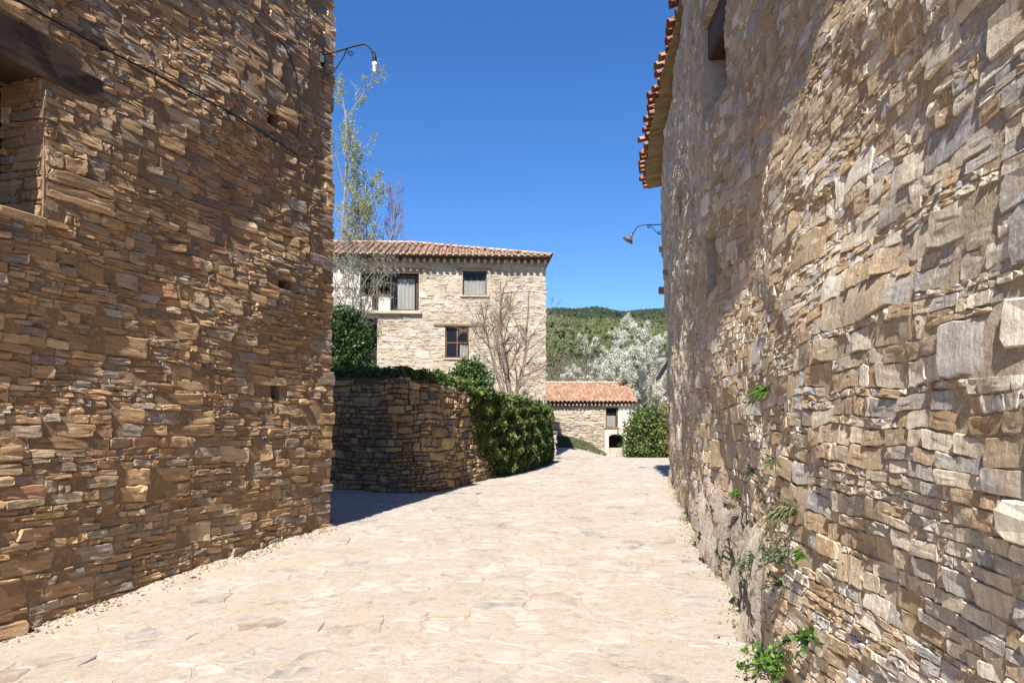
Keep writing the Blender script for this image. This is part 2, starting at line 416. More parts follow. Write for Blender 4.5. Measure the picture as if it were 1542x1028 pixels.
def stone_arrays(C, mapf, g, hi, gap, d, rough, tilt, warp, back, jit=.09, bev=.22, bias=None, dsc=None):
    """vertices (N,K,3) and shared polys for N stones"""
    T = template(hi); K = len(T); N = len(C)
    cu = (C[:, 0] + C[:, 1]) / 2; cv = (C[:, 2] + C[:, 3]) / 2
    gp = g.uniform(.5, 1.5, N) * gap
    hw = np.maximum((C[:, 1] - C[:, 0]) / 2 - gp, .012); hh = np.maximum((C[:, 3] - C[:, 2]) / 2 - gp, .009)
    mn = np.minimum(hw, hh)
    dep = g.uniform(d[0], d[1], N); big = g.random(N) < .1; dep = np.where(big, dep * 1.5, dep)
    if dsc is not None: dep = dep * dsc(cu)
    rot = g.normal(0, .02, N); sk = np.clip(g.normal(0, .045, N), -.12, .12); sh = g.normal(0, .035, N)
    tu = np.clip(g.normal(0, tilt, N), -.3, .3); tv = np.clip(g.normal(0, tilt * .8, N), -.3, .3)
    if bias is not None: tu = tu + bias(cu, cv)
    ju = g.normal(0, jit, (N, K)) * mn[:, None]; jv = g.normal(0, jit, (N, K)) * mn[:, None]
    ou = g.uniform(0, 90, (N, 1)); ov = g.uniform(0, 90, (N, 1))
    rings = []
    ins = [(0, 'b'), (0, 'e'), (bev * (.6 if hi else 1), 'f')] + ([(.34, 'f'), (.56, 'f'), (.78, 'f')] if hi else [])
    def face(x, y, W_):
        if not hi: return W_ + g.normal(0, 1, x.shape) * np.minimum(rough, mn[:, None] * .3)
        return W_ + relief(x + ou, y + ov, np.minimum(rough, mn[:, None] * .2))
    for s, kind in ins:
        i_ = s * mn[:, None]
        x = T[None, :, 0] * (hw[:, None] - i_) + ju * (1 - s * .6); y = T[None, :, 1] * (hh[:, None] - i_) + jv * (1 - s * .6)
        x = x * (1 + sk[:, None] * y / hh[:, None]); y = y + sh[:, None] * np.clip(x, -.2, .2)
        u = cu[:, None] + x - rot[:, None] * y; v = cv[:, None] + y + rot[:, None] * x
        base = dep[:, None] + np.clip(tu[:, None] * x, -.045, .045) + np.clip(tv[:, None] * y, -.03, .03)
        if kind == 'b': w_ = np.broadcast_to(np.broadcast_to(back, (N,))[:, None], (N, K))
        elif kind == 'e': w_ = face(x, y, base) - np.minimum(mn[:, None] * .3, np.maximum(dep[:, None] * .5, .006))
        else: w_ = face(x, y, base)
        rings.append((u, v, w_))
        if hi and len(rings) == 3: rings.append(rings[-1])      # split edge: the face keeps its own normals
    u = cu[:, None]; v = cv[:, None]; w_ = face(0 * u, 0 * v, dep[:, None])
    U = np.concatenate([r[0] for r in rings] + [u], 1); V = np.concatenate([r[1] for r in rings] + [v], 1); W = np.concatenate([r[2] for r in rings] + [w_], 1)
    if warp: V = V + warp(U, V)
    X = mapf(U, V, W)
    nr = len(rings); q = np.arange(K); Q = []
    for r in range(nr - 1):
        if hi and r == 2: continue
        Q.append(np.stack([r * K + q, r * K + (q + 1) % K, (r + 1) * K + (q + 1) % K, (r + 1) * K + q], 1))
    Q = np.concatenate(Q); Tt = np.stack([(nr - 1) * K + q, (nr - 1) * K + (q + 1) % K, np.full(K, nr * K)], 1)
    return X, Q, Tt, (np.arange(len(Q)) >= 2 * K) & hi, np.full(len(Tt), bool(hi))

def lay_stones(C, mapf, root, mat, seed, name='stone', nparts=300, gap=.006, d=(.015, .05), rough=.008, tilt=.1, warp=None, back=-.05, hi_px=45, boost=None, bev=.22, jit=.09, bias=None, tint=None, dsc=None):
    g = R(seed); N = len(C)
    cen = mapf((C[:, 0] + C[:, 1]) / 2, (C[:, 2] + C[:, 3]) / 2, np.zeros(N))
    corners = [mapf(C[:, a], C[:, b], np.zeros(N)) for a, b in ((0, 2), (1, 2), (1, 3), (0, 3))]
    pp = [pix(c) for c in corners]
    X = np.stack([p[0] for p in pp]); Y = np.stack([p[1] for p in pp])
    area = .5 * np.abs((X[0] - X[2]) * (Y[1] - Y[3]) - (X[1] - X[3]) * (Y[0] - Y[2]))
    cx, cy = X.mean(0), Y.mean(0)
    vis = (cx > -5) & (cx < 1547) & (cy > -5) & (cy < 1033) & np.isfinite(area)
    area = np.where(vis, area, 0)
    if boost is not None: area = area * boost(C)
    dia = np.sqrt(np.nan_to_num(area))
    hi = dia > hi_px
    back = np.broadcast_to(np.asarray(back, float), (N,))
    order = np.argsort(-area); part = np.zeros(N, bool); part[order[:nparts]] = True; part &= area > 0
    rn = g.random((N, 3))
    if tint is not None: rn = tint(C, rn)
    for hs in (True, False):
        s = hi == hs
        if not s.any(): continue
        Xv, Q, T, fq, ft = stone_arrays(C[s], mapf, g, hs, gap, d, rough, tilt, warp, back[s], jit, bev, bias, dsc)
        ps = part[s]; rs = rn[s]; cs = cen[s]; K = Xv.shape[1]
        for i in np.nonzero(ps)[0]:
            o = mesh_np(name, Xv[i] - cs[i], [Q, T], mat, None, np.repeat(rs[i:i + 1], K, 0), smooth=np.concatenate([fq, ft])); o.location = cs[i]
            attach(o, root)
        r = np.nonzero(~ps)[0]
        if len(r):
            off = (np.arange(len(r)) * K)[:, None, None]
            o = mesh_np('rubble_stones', Xv[r].reshape(-1, 3), [(Q[None] + off).reshape(-1, 4), (T[None] + off).reshape(-1, 3)], mat, None,
                        np.repeat(rs[r], K, 0), kind='stuff', smooth=np.concatenate([np.tile(fq, len(r)), np.tile(ft, len(r))])); attach(o, root)

def sheet(mapf, u0, u1, v0, v1, ops, mat, root, name='mortar', st=.3, w=0., amp=0., seed=1, warp=None):
    us = sorted(set(list(np.linspace(u0, u1, max(2, int((u1 - u0) / st) + 1))) + [x for o in ops for x in o[:2] if u0 < x < u1]))
    vs = sorted(set(list(np.linspace(v0, v1, max(2, int((v1 - v0) / st) + 1))) + [x for o in ops for x in o[2:] if v0 < x < v1]))
    us, vs = np.array(us), np.array(vs)
    UU, VV = np.meshgrid(us, vs, indexing='ij'); WW = np.full(UU.shape, w)
    if amp: WW = WW + R(seed).normal(0, amp, UU.shape)
    if mat is M['mortar_right']: sm = True
    else: sm = False
    F = []
    nv = len(vs)
    for i in range(len(us) - 1):
        for j in range(nv - 1):
            a, b = (us[i] + us[i + 1]) / 2, (vs[j] + vs[j + 1]) / 2
            if any(o[0] < a < o[1] and o[2] < b < o[3] for o in ops): continue
            F.append((i * nv + j, (i + 1) * nv + j, (i + 1) * nv + j + 1, i * nv + j + 1))
    o = mesh_np(name, mapf(UU.ravel(), VV.ravel(), WW.ravel()), [np.array(F)], mat, smooth=sm)
    return attach(o, root)

def recess(mapf, o, depth, mat, root, back=True, name='reveal', backmat=None, jit=0.0):
    a, b, c, d = o; mb = MB()
    for (p, q) in (((a, c), (b, c)), ((b, c), (b, d)), ((b, d), (a, d)), ((a, d), (a, c))):
        n = 6; t = np.linspace(0, 1, n)
        U = np.repeat(p[0] + (q[0] - p[0]) * t, 4); V = np.repeat(p[1] + (q[1] - p[1]) * t, 4); W = np.tile(np.linspace(.012, -depth, 4), n)
        i, j = np.meshgrid(np.arange(n - 1), np.arange(3), indexing='ij'); k = (i * 4 + j).ravel()
        mb.add(mapf(U, V, W), [np.stack([k, k + 1, k + 5, k + 4], 1)])
    r = mb.build(name, mat, root)
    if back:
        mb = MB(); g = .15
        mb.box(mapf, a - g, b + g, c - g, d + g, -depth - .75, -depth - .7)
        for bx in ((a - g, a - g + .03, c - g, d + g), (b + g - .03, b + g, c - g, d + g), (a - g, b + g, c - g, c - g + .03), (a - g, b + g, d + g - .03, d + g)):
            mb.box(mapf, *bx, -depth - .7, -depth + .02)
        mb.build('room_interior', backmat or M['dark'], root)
    return r

def straight(origin, eu, n, lean=None):
    o = np.array([*origin, 0.]); e = np.array([*eu, 0.]); nn = np.array([*n, 0.])
    def f(u, v, w_):
        u, v, w_ = np.broadcast_arrays(np.asarray(u, float), np.asarray(v, float), np.asarray(w_, float))
        if lean: w_ = w_ + lean(u, v)
        return o + u[..., None] * e + w_[..., None] * nn + v[..., None] * np.array([0, 0, 1.])
    return f

def curved(pts, side, shift=None, res=.1, smooth=7):
    """plan polyline -> map(u,v,w); side=+1: normal to the left of travel"""
    P = np.array(pts, float); L = np.concatenate([[0], np.cumsum(np.linalg.norm(np.diff(P, axis=0), axis=1))])
    s = np.arange(0, L[-1] + res, res); x = np.interp(s, L, P[:, 0]); y = np.interp(s, L, P[:, 1])
    k = np.hanning(smooth + 2)[1:-1]; k /= k.sum(); h = smooth // 2
    def sm(a): return np.convolve(np.concatenate([2 * a[0] - a[1:h + 1][::-1], a, 2 * a[-1] - a[-h - 1:-1][::-1]]), k, 'valid')
    x, y = sm(x), sm(y); tx, ty = np.gradient(x), np.gradient(y); l = np.hypot(tx, ty); nx, ny = -ty / l * side, tx / l * side
    def f(u, v, w_):
        u, v, w_ = np.broadcast_arrays(np.asarray(u, float), np.asarray(v, float), np.asarray(w_, float))
        if shift: w_ = w_ + shift(u, v)
        e = np.clip(u - s[-1], 0, None)
        i = lambda a: np.interp(u, s, a)
        return np.stack([i(x) + w_ * i(nx) + e * tx[-1] / l[-1], i(y) + w_ * i(ny) + e * ty[-1] / l[-1], v], -1)
    def u_at(yy): return float(np.interp(yy, y, s))
    return f, u_at, s[-1]

def prism(poly, z0, z1, mat, root, name):
    p = np.array(poly, float); n = len(p)
    V = np.concatenate([np.c_[p, np.full(n, z0)], np.c_[p, np.full(n, z1)]])
    q = np.arange(n); F = np.stack([q, (q + 1) % n, n + (q + 1) % n, n + q], 1)
    o = mesh_np(name, V, [F, np.array([q[::-1]]), np.array([n + q])], mat)
    return attach(o, root) if root is not None else o

# ================================================================== SETTING: ground, hill, terrace
def grid_mesh(name, xs, ys, zf, mat, kind='structure', smooth=True):
    X, Y = np.meshgrid(xs, ys, indexing='ij'); Z = zf(X, Y); ny = len(ys)
    i, j = np.meshgrid(np.arange(len(xs) - 1), np.arange(ny - 1), indexing='ij'); k = (i * ny + j).ravel()
    o = mesh_np(name, np.stack([X, Y, Z], -1).reshape(-1, 3), [np.stack([k, k + ny, k + ny + 1, k + 1], 1)], mat, smooth=smooth)
    o['kind'] = kind; return o
wv_g = Waves(3, .9); wv_g2 = Waves(4, .25)
def foot(x, y):
    """soil and grit heaped along the feet of the two house walls"""
    t = math.radians(18); dl = (x + 2.65) * math.cos(t) - (y - 10.7) * math.sin(t)
    dr = np.interp(y, [-6, .6, 2.5, 4.4, 6.5, 7.5, 10.5, 15.7, 20], [1.1, 1.29, 1.37, 1.6, 2.05, 2.2, 2.6, 3.54, 4.32]) - x
    wb = 1 + .5 * wv_g(x * 1.5, y * 1.5)
    f = .06 * np.clip(1 - dl / (.28 * wb), 0, 1) ** 2 * (y < 10.75) * (dl > -.3) + .05 * np.clip(1 - dr / (.26 * wb), 0, 1) ** 2 * (y < 20) * (dr > -.3)
    return np.clip(f, 0, .07)
xs = np.concatenate([np.linspace(-60, -7, 12), np.arange(-6.8, 7, .09), np.linspace(7.2, 60, 16)])
ys = np.concatenate([np.linspace(-40, 1, 10), np.arange(1.2, 24, .08), np.arange(24.1, 44, .2), np.linspace(44.5, 51, 6)])
ground = grid_mesh('ground', xs, ys, lambda x, y: G(x, y) + .001 + .005 * wv_g(x, y) + .004 * wv_g2(x, y) + foot(x, y), M['ground'])

wv_h = Waves(11, 160); wv_h2 = Waves(12, 45)
def hill_z(x, y):
    z = .1 + .02 * np.clip(y - 50, 0, None) + .158 * np.clip(1 + .0005 * (x - 49), .8, 1.25) * np.clip(y - 112, 0, None)
    z = z + (wv_h(x, y) * 4 + wv_h2(x, y) * 2.0) * sstep(120, 420, y)
    ridge = 158 + .10 * np.clip(x - 49, -250, 500) + wv_h2(x * .6, 0 * y) * 3
    z = np.minimum(z, ridge + 0 * z) - np.clip(y - 1010, 0, None) * .12
    return z
hill = grid_mesh('hill', np.linspace(-500, 900, 90), np.concatenate([np.linspace(50, 150, 20), np.linspace(160, 1400, 100)]), hill_z, M['hill'])

# ================================================================== LEFT HOUSE
TH = math.radians(18); LC = np.array([-2.65, 10.7]); LE = np.array([-math.sin(TH), -math.cos(TH)]); LN = np.array([math.cos(TH), -math.sin(TH)])
H_L = 9.6
wvl = Waves(21, 2.4); wvl2 = Waves(22, .7)
lean_l = lambda u, v: -.012 * (v - 1) + .03 * wvl(u, v)
mapL = straight(LC, LE, LN, lean_l)
warpL = lambda u, v: .016 * wvl(u * .6, v) + .006 * wvl2(u, v)
left = thing('stone_house', (LC[0], LC[1], .2), 'tall brown slate rubble house with a wall lamp at its corner, left of the lane', 'house')
opL = [(4.68, 6.2, 3.45, 4.76), (1.36, 1.58, 5.58, 5.78), (1.08, 1.34, 3.47, 3.60), (1.22, 1.38, 2.02, 2.20)]
C = layout(-.02, 8.2, -.25, 9.5, R(31), lift=(.17, .33), seg=(.45, 1.5), hm=(.05, .125), asp=(1.6, 5.5), big=.05)
C = trim(C, [(4.12, 6.5, 4.70, 5.08)] + opL, .004)
g = R(30); qs = []; v = -.25
while v < 9.5:
    h = g.uniform(.09, .2); qs.append((-.01 + g.normal(0, .012), g.choice([.2, .3, .42, .55]) + g.normal(0, .03), v, min(v + h, 9.55))); v += h
C = np.concatenate([trim(C, [q[:4] for q in qs], .002), np.array(qs)])
bk = np.where(C[:, 0] < .05, -.3, -.06)
cj = R(32).normal(0, .018, len(C)); C[:, 0] = np.where(C[:, 0] < .0, C[:, 0] + cj, C[:, 0])
lay_stones(C, mapL, left, M['stone_left'], 37, gap=.003, d=(.013, .032), rough=.006, tilt=.07, warp=warpL, back=bk, hi_px=20, bias=lambda u, v: -.075 + 0 * u)
sheet(mapL, .03, 16, -.4, H_L, opL, M['mortar_left'], left, 'wall', .15, w=.012, amp=.006)
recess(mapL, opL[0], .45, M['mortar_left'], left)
# stones lining the visible far jamb of the window
def jambmap(u, v, w_):   # u runs into the wall, w towards the opening
    return mapL(opL[0][0] + np.asarray(w_, float), v, -np.asarray(u, float))
Cj = layout(.0, .5, 3.45, 4.76, R(34), lift=(.16, .3), seg=(.25, .5), hm=(.05, .14), asp=(1.2, 3))
lay_stones(Cj, jambmap, left, M['stone_left'], 35, nparts=14, gap=.006, d=(.008, .03), rough=.006, hi_px=30)
for o in opL[1:]: recess(mapL, o, .3, M['mortar_left'], left, name='putlog_hole', backmat=M['mortar_left'])
mb = MB(); g = R(36)
us = np.linspace(4.08, 6.6, 10)
for w0, w1 in ((-.42, -.22), (-.21, .03)):
    for i in range(9):
        b0 = 4.69 + .02 * math.sin(i * .7) + (.05 if i == 0 else 0); b1 = 5.06 + .02 * math.sin(i * 1.1 + w0) - (.10 if i == 0 else .04 if i == 1 else 0)
        mb.box(mapL, us[i], us[i + 1], b0, b1, w0, w1)
mb.build('lintel', M['wood_dark'], left)
mb = MB()
for i, a in enumerate((4.66, 5.1, 5.58)): mb.box(mapL, a + .01, a + .42, 3.37, 3.45, -.45, .05 + .01 * i, bev=.01)
mb.build('window_sill', M['stone_left'], left)
# closed body behind the front sheet
far_n = np.array([-LN[1], LN[0]])
def lp(u, w_): return LC + LE * u + LN * w_
prism([lp(.03, -1.35), lp(16, -1.35), lp(16, -8), lp(.03, -8)], -.4, H_L, M['mortar_left'], left, 'house_body').data.materials[0] = M['mortar_left']
# remove the light gap between front sheet and body at the corner and at the top
mb = MB(); mb.box(mapL, .03, .12, -.4, H_L, -1.45, -.11); mb.box(mapL, .13, 16, H_L - .5, H_L - .02, -1.45, -.11)
mb.build('wall_core', M['mortar_left'], left)
mb = MB()
top = H_L
for k in range(9):
    a = .0 - .1 + k * .9; 
Vr = np.array([[*lp(-.06, .06), top], [*lp(16.1, .06), top], [*lp(16.1, -8.1), top], [*lp(-.06, -8.1), top], [*lp(-.06, -4), top + 1.5], [*lp(16.1, -4), top + 1.5]])
mb.add(Vr, [[(0, 1, 5, 4), (2, 3, 4, 5)], [(0, 4, 3), (1, 2, 5)], [(3, 2, 1, 0)]]); mb.build('roof', M['tile_mid'], left)

# cable on the left house
cb = thing('power_cable', (*lp(3, .08), 5.2), 'thin black cable sagging across the brown slate house wall', 'cable')
pts = [mapL(u, v, w_) for u, v, w_ in ((6.2, 5.14, .07), (5.01, 5.22, .075), (4.1, 5.27, .07), (3.18, 5.32, .075), (2.4, 5.36, .075), (1.64, 5.38, .07), (1.0, 5.38, .075), (.95, 5.5, .07), (.94, 5.8, .07), (.94, 6.17, .075), (1.02, 6.5, .07), (1.25, 6.74, .065), (1.45, 6.8, .05))]
mb = MB(); mb.tube(pts, .011, 6); mb.build('cable', M['cable'], cb, smooth=True)
for u, v in ((4.1, 5.27), (2.4, 5.36), (1.64, 5.38), (.94, 5.8)):
    mb = MB(); mb.box(mapL, u - .012, u + .012, v - .015, v + .012, .02, .092); mb.build('clip', M['iron'], cb)

# ------------------------------------------------------------------ lamps
def scroll(c, ex, ez, r0, turns, a0, n=36):
    t = np.linspace(0, 1, n); a = a0 + t * turns * 2 * math.pi; r = r0 * (1 - .82 * t)
    c = np.array(c); return c + (r * np.cos(a))[:, None] * ex + (r * np.sin(a))[:, None] * ez
lb = mapL(.36, 7.0, .06)
lamp = thing('wall_lamp', lb, 'black iron wall lamp with bare white bulb on the brown slate corner', 'lamp')
ex = np.array([1., .0, 0]); ez = np.array([0, 0, 1.])
def L3(a, b): return lb + ex * a + ez * b
mb = MB(); mb.tube([L3(0, -.28), L3(0, .26)], .018, 6); mb.box(lambda u, v, w_: lb + np.stack([u, w_, v], -1), -.03, .03, -.05, .05, -.06, .02); mb.build('mounting_bar', M['iron'], lamp)
mb = MB(); mb.tube([L3(0, .09), L3(.2, .145), L3(.42, .215), L3(.56, .25), L3(.62, .25), L3(.66, .225), L3(.70, .17), L3(.735, .11), L3(.75, .05)], .014, 8)
mb.build('arm', M['iron'], lamp, smooth=True)
mb = MB(); mb.tube([L3(.12, -.20), L3(.2, -.1), L3(.3, .06), L3(.35, .185)], .009, 6); mb.tube(scroll(L3(.41, .12), ex, ez, .05, 1.6, 2.2), .008, 5)
mb.tube(scroll(L3(.07, -.13), ex, ez, .065, 1.5, -.9), .008, 5); mb.build('scroll_brace', M['iron'], lamp, smooth=True)
mb = MB(); mb.tube([L3(.742, .13), L3(.75, .1), L3(.757, -.0), L3(.757, -.02)], [.016, .024, .034, .030], 12); mb.build('lamp_socket', M['iron'], lamp, smooth=True)
mb = MB(); mb.tube([L3(.757, -.02), L3(.757, -.035), L3(.757, -.06), L3(.756, -.075), L3(.755, -.08), L3(.754, -.15), L3(.754, -.17), L3(.753, -.178)], [.03, .04, .04, .033, .028, .028, .02, .006], 12)
mb.build('bulb', M['bulb'], lamp, smooth=True)

# ================================================================== RIGHT HOUSE
RB = [(1.1, -6), (1.27, -1), (1.29, .6), (1.30, 1.6), (1.37, 2.5), (1.46, 3.4), (1.60, 4.4), (1.81, 5.4), (2.05, 6.5), (2.2, 7.5), (2.60, 10.5), (3.54, 15.7), (3.86, 17.5), (4.32, 20)]
H_R = 8.35
wvr = Waves(41, 2.6); wvr2 = Waves(42, .6)
_m0, uR, LR = curved(RB, +1)
def shift_r(u, v):
    bat = -.085 * np.clip(np.asarray(v, float) - .9, 0, 9) * np.interp(u, [uR(5), uR(8)], [1, 0])
    ln = bat + np.interp(u, [uR(8), uR(11.3), uR(14.2), uR(17), LR], [0, 0, .08, .14, .14])
    flare = np.interp(u, [uR(3), uR(5), uR(9), uR(11)], [.0, .03, .05, .02])
    return np.where(np.asarray(u) < uR(7.9), ln, ln * sstep(2.5, 8.3, v)) + flare * np.clip(1.1 - v, 0, 1.5) + .03 * wvr(u, v) + .012 * wvr2(u, v)
mapR, uR, LR = curved(RB, +1, shift_r)
right = thing('stone_house', (3.0, 10, .2), 'long grey and ochre schist house with tiled eave, right of the lane', 'house')
opR = [(uR(7.5), uR(8.5), 5.2, 6.45), (uR(7.9), uR(8.9), 3.2, 3.98), (uR(11.8), uR(12.7), 5.2, 5.75), (uR(17.6), uR(18.0), 3.35, 3.75), (uR(17.9), uR(18.4), 2.5, 2.72)]
rock = (uR(4.7), uR(9.6), -.3, 1.02)
warpR = lambda u, v: .03 * wvr(u * .8, v) + .012 * wvr2(u, v)
C1 = layout(uR(-1.2), uR(5.5), -.2, 5.2, R(43), lift=(.11, .22), seg=(.25, .8), hm=(.04, .095), asp=(1.2, 4.2), big=.06)
C2 = layout(uR(5.5), LR + .02, -.2, H_R - .02, R(44), lift=(.16, .32), seg=(.3, 1.0), hm=(.05, .13), asp=(.9, 2.8), big=.08)
BIG = [(uR(2.05), uR(2.38), 1.765, 1.945, .50), (uR(1.72), uR(2.03), 1.83, 1.97, .88), (uR(1.74), uR(1.9), 1.73, 1.82, .62)]
C = trim(np.concatenate([C1, C2]), opR + [(rock[0], rock[1], -.5, .86)] + [b_[:4] for b_ in BIG], .003)
C = np.concatenate([C, np.array([b_[:4] for b_ in BIG])])
def tintR(c, rn):
    rn[-len(BIG):, 0] = [b_[4] for b_ in BIG]; rn[-len(BIG):, 1] = .7
    near = (rn[:, 2] < np.interp(c[:, 0], [uR(1.5), uR(2.3), uR(4.5)], [.9, .7, .15])) & (c[:, 2] > .4); near[-len(BIG):] = False
    k = rn[:, 1]; rn[:, 0] = np.where(near, np.where(k < .35, .39 + rn[:, 0] * .13, np.where(k < .7, .53 + rn[:, 0] * .14, .84 + rn[:, 0] * .10)), rn[:, 0])
    warm = ~near & (rn[:, 2] > .45); warm[-len(BIG):] = False
    rn[:, 0] = np.where(warm, np.where(k < .5, .68 + rn[:, 0] * .09, np.where(k < .8, .02 + rn[:, 0] * .2, .95 + rn[:, 0] * .05)), rn[:, 0])
    return rn
bk = np.where(C[:, 1] > LR - .05, -.3, -.05)
cj = R(45).normal(0, .02, len(C)); C[:, 1] = np.where(C[:, 1] > LR - .03, C[:, 1] + cj, C[:, 1])
lay_stones(C, mapR, right, M['stone_right'], 46, gap=.0025, d=(.011, .023), rough=.0027, tilt=.035, warp=warpR, back=bk, hi_px=20, jit=.065, bev=.09, tint=tintR, dsc=lambda u: np.interp(u, [uR(2), uR(5)], [.5, 1.]), bias=lambda u, v: np.interp(u, [uR(1), uR(4.6), uR(5.4), uR(6.9), uR(8), LR], [.07, .08, .05, .03, .14, .17]))
sheet(mapR, 0, LR - .03, -.4, H_R, opR, M['mortar_right'], right, 'wall', .09, w=.004, amp=.0028)
for i, o in enumerate(opR[:3]):
    recess(mapR, o, .34, M['reveal'], right)
    mb = MB(); a, b, c, d = o
    for e0, e1, f0, f1 in ((a, a + .06, c, d), (b - .06, b, c, d), (a + .062, b - .062, c, c + .06), (a + .062, b - .062, d - .06, d), ((a + b) / 2 - .03, (a + b) / 2 + .03, c + .062, d - .062)):
        mb.box(mapR, e0 + .003, e1 - .003, f0 + .003, f1 - .003, -.33, -.27, bev=.006)
    win = mb.build('window', M['wood_brown'], right)
    mb = MB(); mb.box(mapR, a + .06, b - .06, c + .06, d - .06, -.305, -.295); mb.build('pane', M['glass'], win)
    mb = MB(); mb.box(mapR, a - .22, b + .22, d + .004, d + .13, -.33, .012, bev=.015); mb.build('lintel', M['wood_grey'], right)
    if i == 0: mb = MB(); mb.box(mapR, a + .004, b - .004, d - .42, d - .004, -.26, -.03, bev=.02); mb.build('lintel', M['wood_dark'], right)  # dark box added below the lintel, its colour standing in for shade there
    mb = MB(); mb.box(mapR, a - .1, b + .1, c - .08, c - .004, -.3, .05, bev=.012); mb.build('window_sill', M['reveal'], right)
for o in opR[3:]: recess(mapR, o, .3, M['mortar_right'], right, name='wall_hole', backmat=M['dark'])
# streaked bedrock foot
nu, nv = 620, 26
UU, VV = np.meshgrid(np.linspace(rock[0] - .15, rock[1] + .3, nu), np.linspace(-.3, 1.12, nv), indexing='ij')
gk = R(47); ridg = np.convolve(gk.normal(0, 1, nu + 4), [.2, .6, 1, .6, .2], 'valid')[:nu]; rid2 = gk.normal(0, 1, nu); ridg = .6 * ridg + .8 * np.repeat(gk.normal(0, 1, nu // 8 + 1), 8)[:nu]
sh = (np.arange(nu)[:, None] + (VV * 16 + 5 * Waves(50, .6)(UU, VV)).astype(int)) % nu
WW = .03 + .022 * ridg[sh] + .012 * rid2[sh] + .03 * Waves(48, .5)(UU * 2, VV * .7) + gk.normal(0, .006, UU.shape) + .05 * np.clip(.75 - VV, 0, 1)
edge = sstep(rock[0] - .15, rock[0] + .5, UU) * sstep(rock[1] + .3, rock[1] - .6, UU) * sstep(1.12, .80, VV + .10 * Waves(49, .8)(UU, VV * 0))
WW = WW * edge - .06 * (1 - edge)
i, j = np.meshgrid(np.arange(nu - 1), np.arange(nv - 1), indexing='ij'); k = (i * nv + j).ravel()
attach(mesh_np('bedrock_foot', mapR(UU, VV, WW).reshape(-1, 3), [np.stack([k, k + nv, k + nv + 1, k + 1], 1)], M['bedrock']), right)
# body
bodyR = [mapR(u, 4., -1.3)[:2] for u in np.linspace(0, LR - .05, 30)]
prism(bodyR + [mapR(LR - .05, 4., -7)[:2], mapR(0, 4., -7)[:2]], -.4, H_R - .1, M['mortar_right'], right, 'house_body')
mb = MB(); mb.box(mapR, LR - .14, LR - .05, -.4, H_R - .03, -1.4, -.06)
for u in np.linspace(0, LR - .6, 26): mb.box(mapR, u, u + (LR - .6) / 25 - .01, H_R - .5, H_R - .04, -1.4, -.06)
mb.build('wall_core', M['mortar_right'], right)
# eave: soffit boards, tiles
EY = np.array([-6, 0, 4, 8, 11.3, 14.2, 17.1, 19.3, 20.15]); EX = np.array([.8, .9, 1.0, 2.0, 2.62, 2.82, 3.14, 3.5, 3.74])
def eave_pt(y): return np.array([np.interp(y, EY, EX), y])
def rtop(y):
    p = mapR(min(uR(y), LR - .02), H_R - .05, 0.); return np.array([p[0], p[1]])
g = R(50); yb = 5.0; EZ = 8.36
while yb < 20.0:
    wd = g.uniform(.32, .5); y2 = min(yb + wd, 20.05)
    a, b = eave_pt(yb + .008), eave_pt(y2 - .008); c, d = rtop(y2 - .008), rtop(yb + .008)
    c = c + (c - b) / np.linalg.norm(c - b) * .25; d = d + (d - a) / np.linalg.norm(d - a) * .25
    z0 = EZ + g.uniform(-.008, .008); zi = z0 + .12
    a = a + (d - a) * g.uniform(.1, .2); b = b + (c - b) * g.uniform(.1, .2)
    Vb = np.array([[*a, z0], [*b, z0], [*c, zi], [*d, zi], [*a, z0 + .03], [*b, z0 + .03], [*c, zi + .03], [*d, zi + .03]])
    mb = MB(); mb.add(Vb, [[(0, 1, 2, 3)[::-1], (4, 5, 6, 7), (0, 1, 5, 4), (1, 2, 6, 5), (2, 3, 7, 6), (3, 0, 4, 7)]]); mb.build('soffit_board', M['wood_pale'], right)
    yb = y2

def tile_mesh(name, mat, r0=.1, r1=.075, L=.42, th=.014, k=6):
    """half-round tile along +Y (up the slope), arch along +Z; narrow end up the slope"""
    a = np.linspace(0, math.pi, k + 1); V = []; F = []
    for rr0, rr1 in ((r0, r1), (r0 - th, r1 - th)):
        for y, r in ((0, rr0), (L, rr1)): V += [(-r * math.cos(t), y, r * .85 * math.sin(t)) for t in a]
    n = k + 1
    for i in range(k):
        F += [(i, i + 1, n + i + 1, n + i), (2 * n + i + 1, 2 * n + i, 3 * n + i, 3 * n + i + 1), (i + 1, i, 2 * n + i, 2 * n + i + 1), (n + i, n + i + 1, 3 * n + i + 1, 3 * n + i)]
    for e in (0, k): F.append((e, n + e, 3 * n + e, 2 * n + e) if e == 0 else (n + e, e, 2 * n + e, 3 * n + e))
    V = np.array(V, float); F = np.array(F)
    o = mesh_np(name, V, [F], mat, None, np.zeros((len(V), 3)), smooth=False, link_it=False)
    return o.data, V, F

def frame_mat(x, y, z, loc):
    from mathutils import Matrix
    m = Matrix.Identity(4)
    for i in range(3): m[i][0] = x[i]; m[i][1] = y[i]; m[i][2] = z[i]; m[i][3] = loc[i]
    return m

def norm(v): v = np.asarray(v, float); return v / np.linalg.norm(v)

def place_tile(me, root, loc, up, nrm, name='roof_tile', g=None):
    up = norm(up); nrm = norm(nrm)
    if g is not None: up = norm(up + np.cross(nrm, up) * g.normal(0, .05)); nrm = norm(nrm + up * g.normal(0, .04)); loc = np.asarray(loc) + up * g.normal(0, .015)
    x = np.cross(up, nrm)
    o = bpy.data.objects.new(name, me); COL.objects.link(o)
    m = frame_mat(x, up, nrm, loc); o.rotation_euler = m.to_euler(); o.location = loc
    attach(o, root); return o

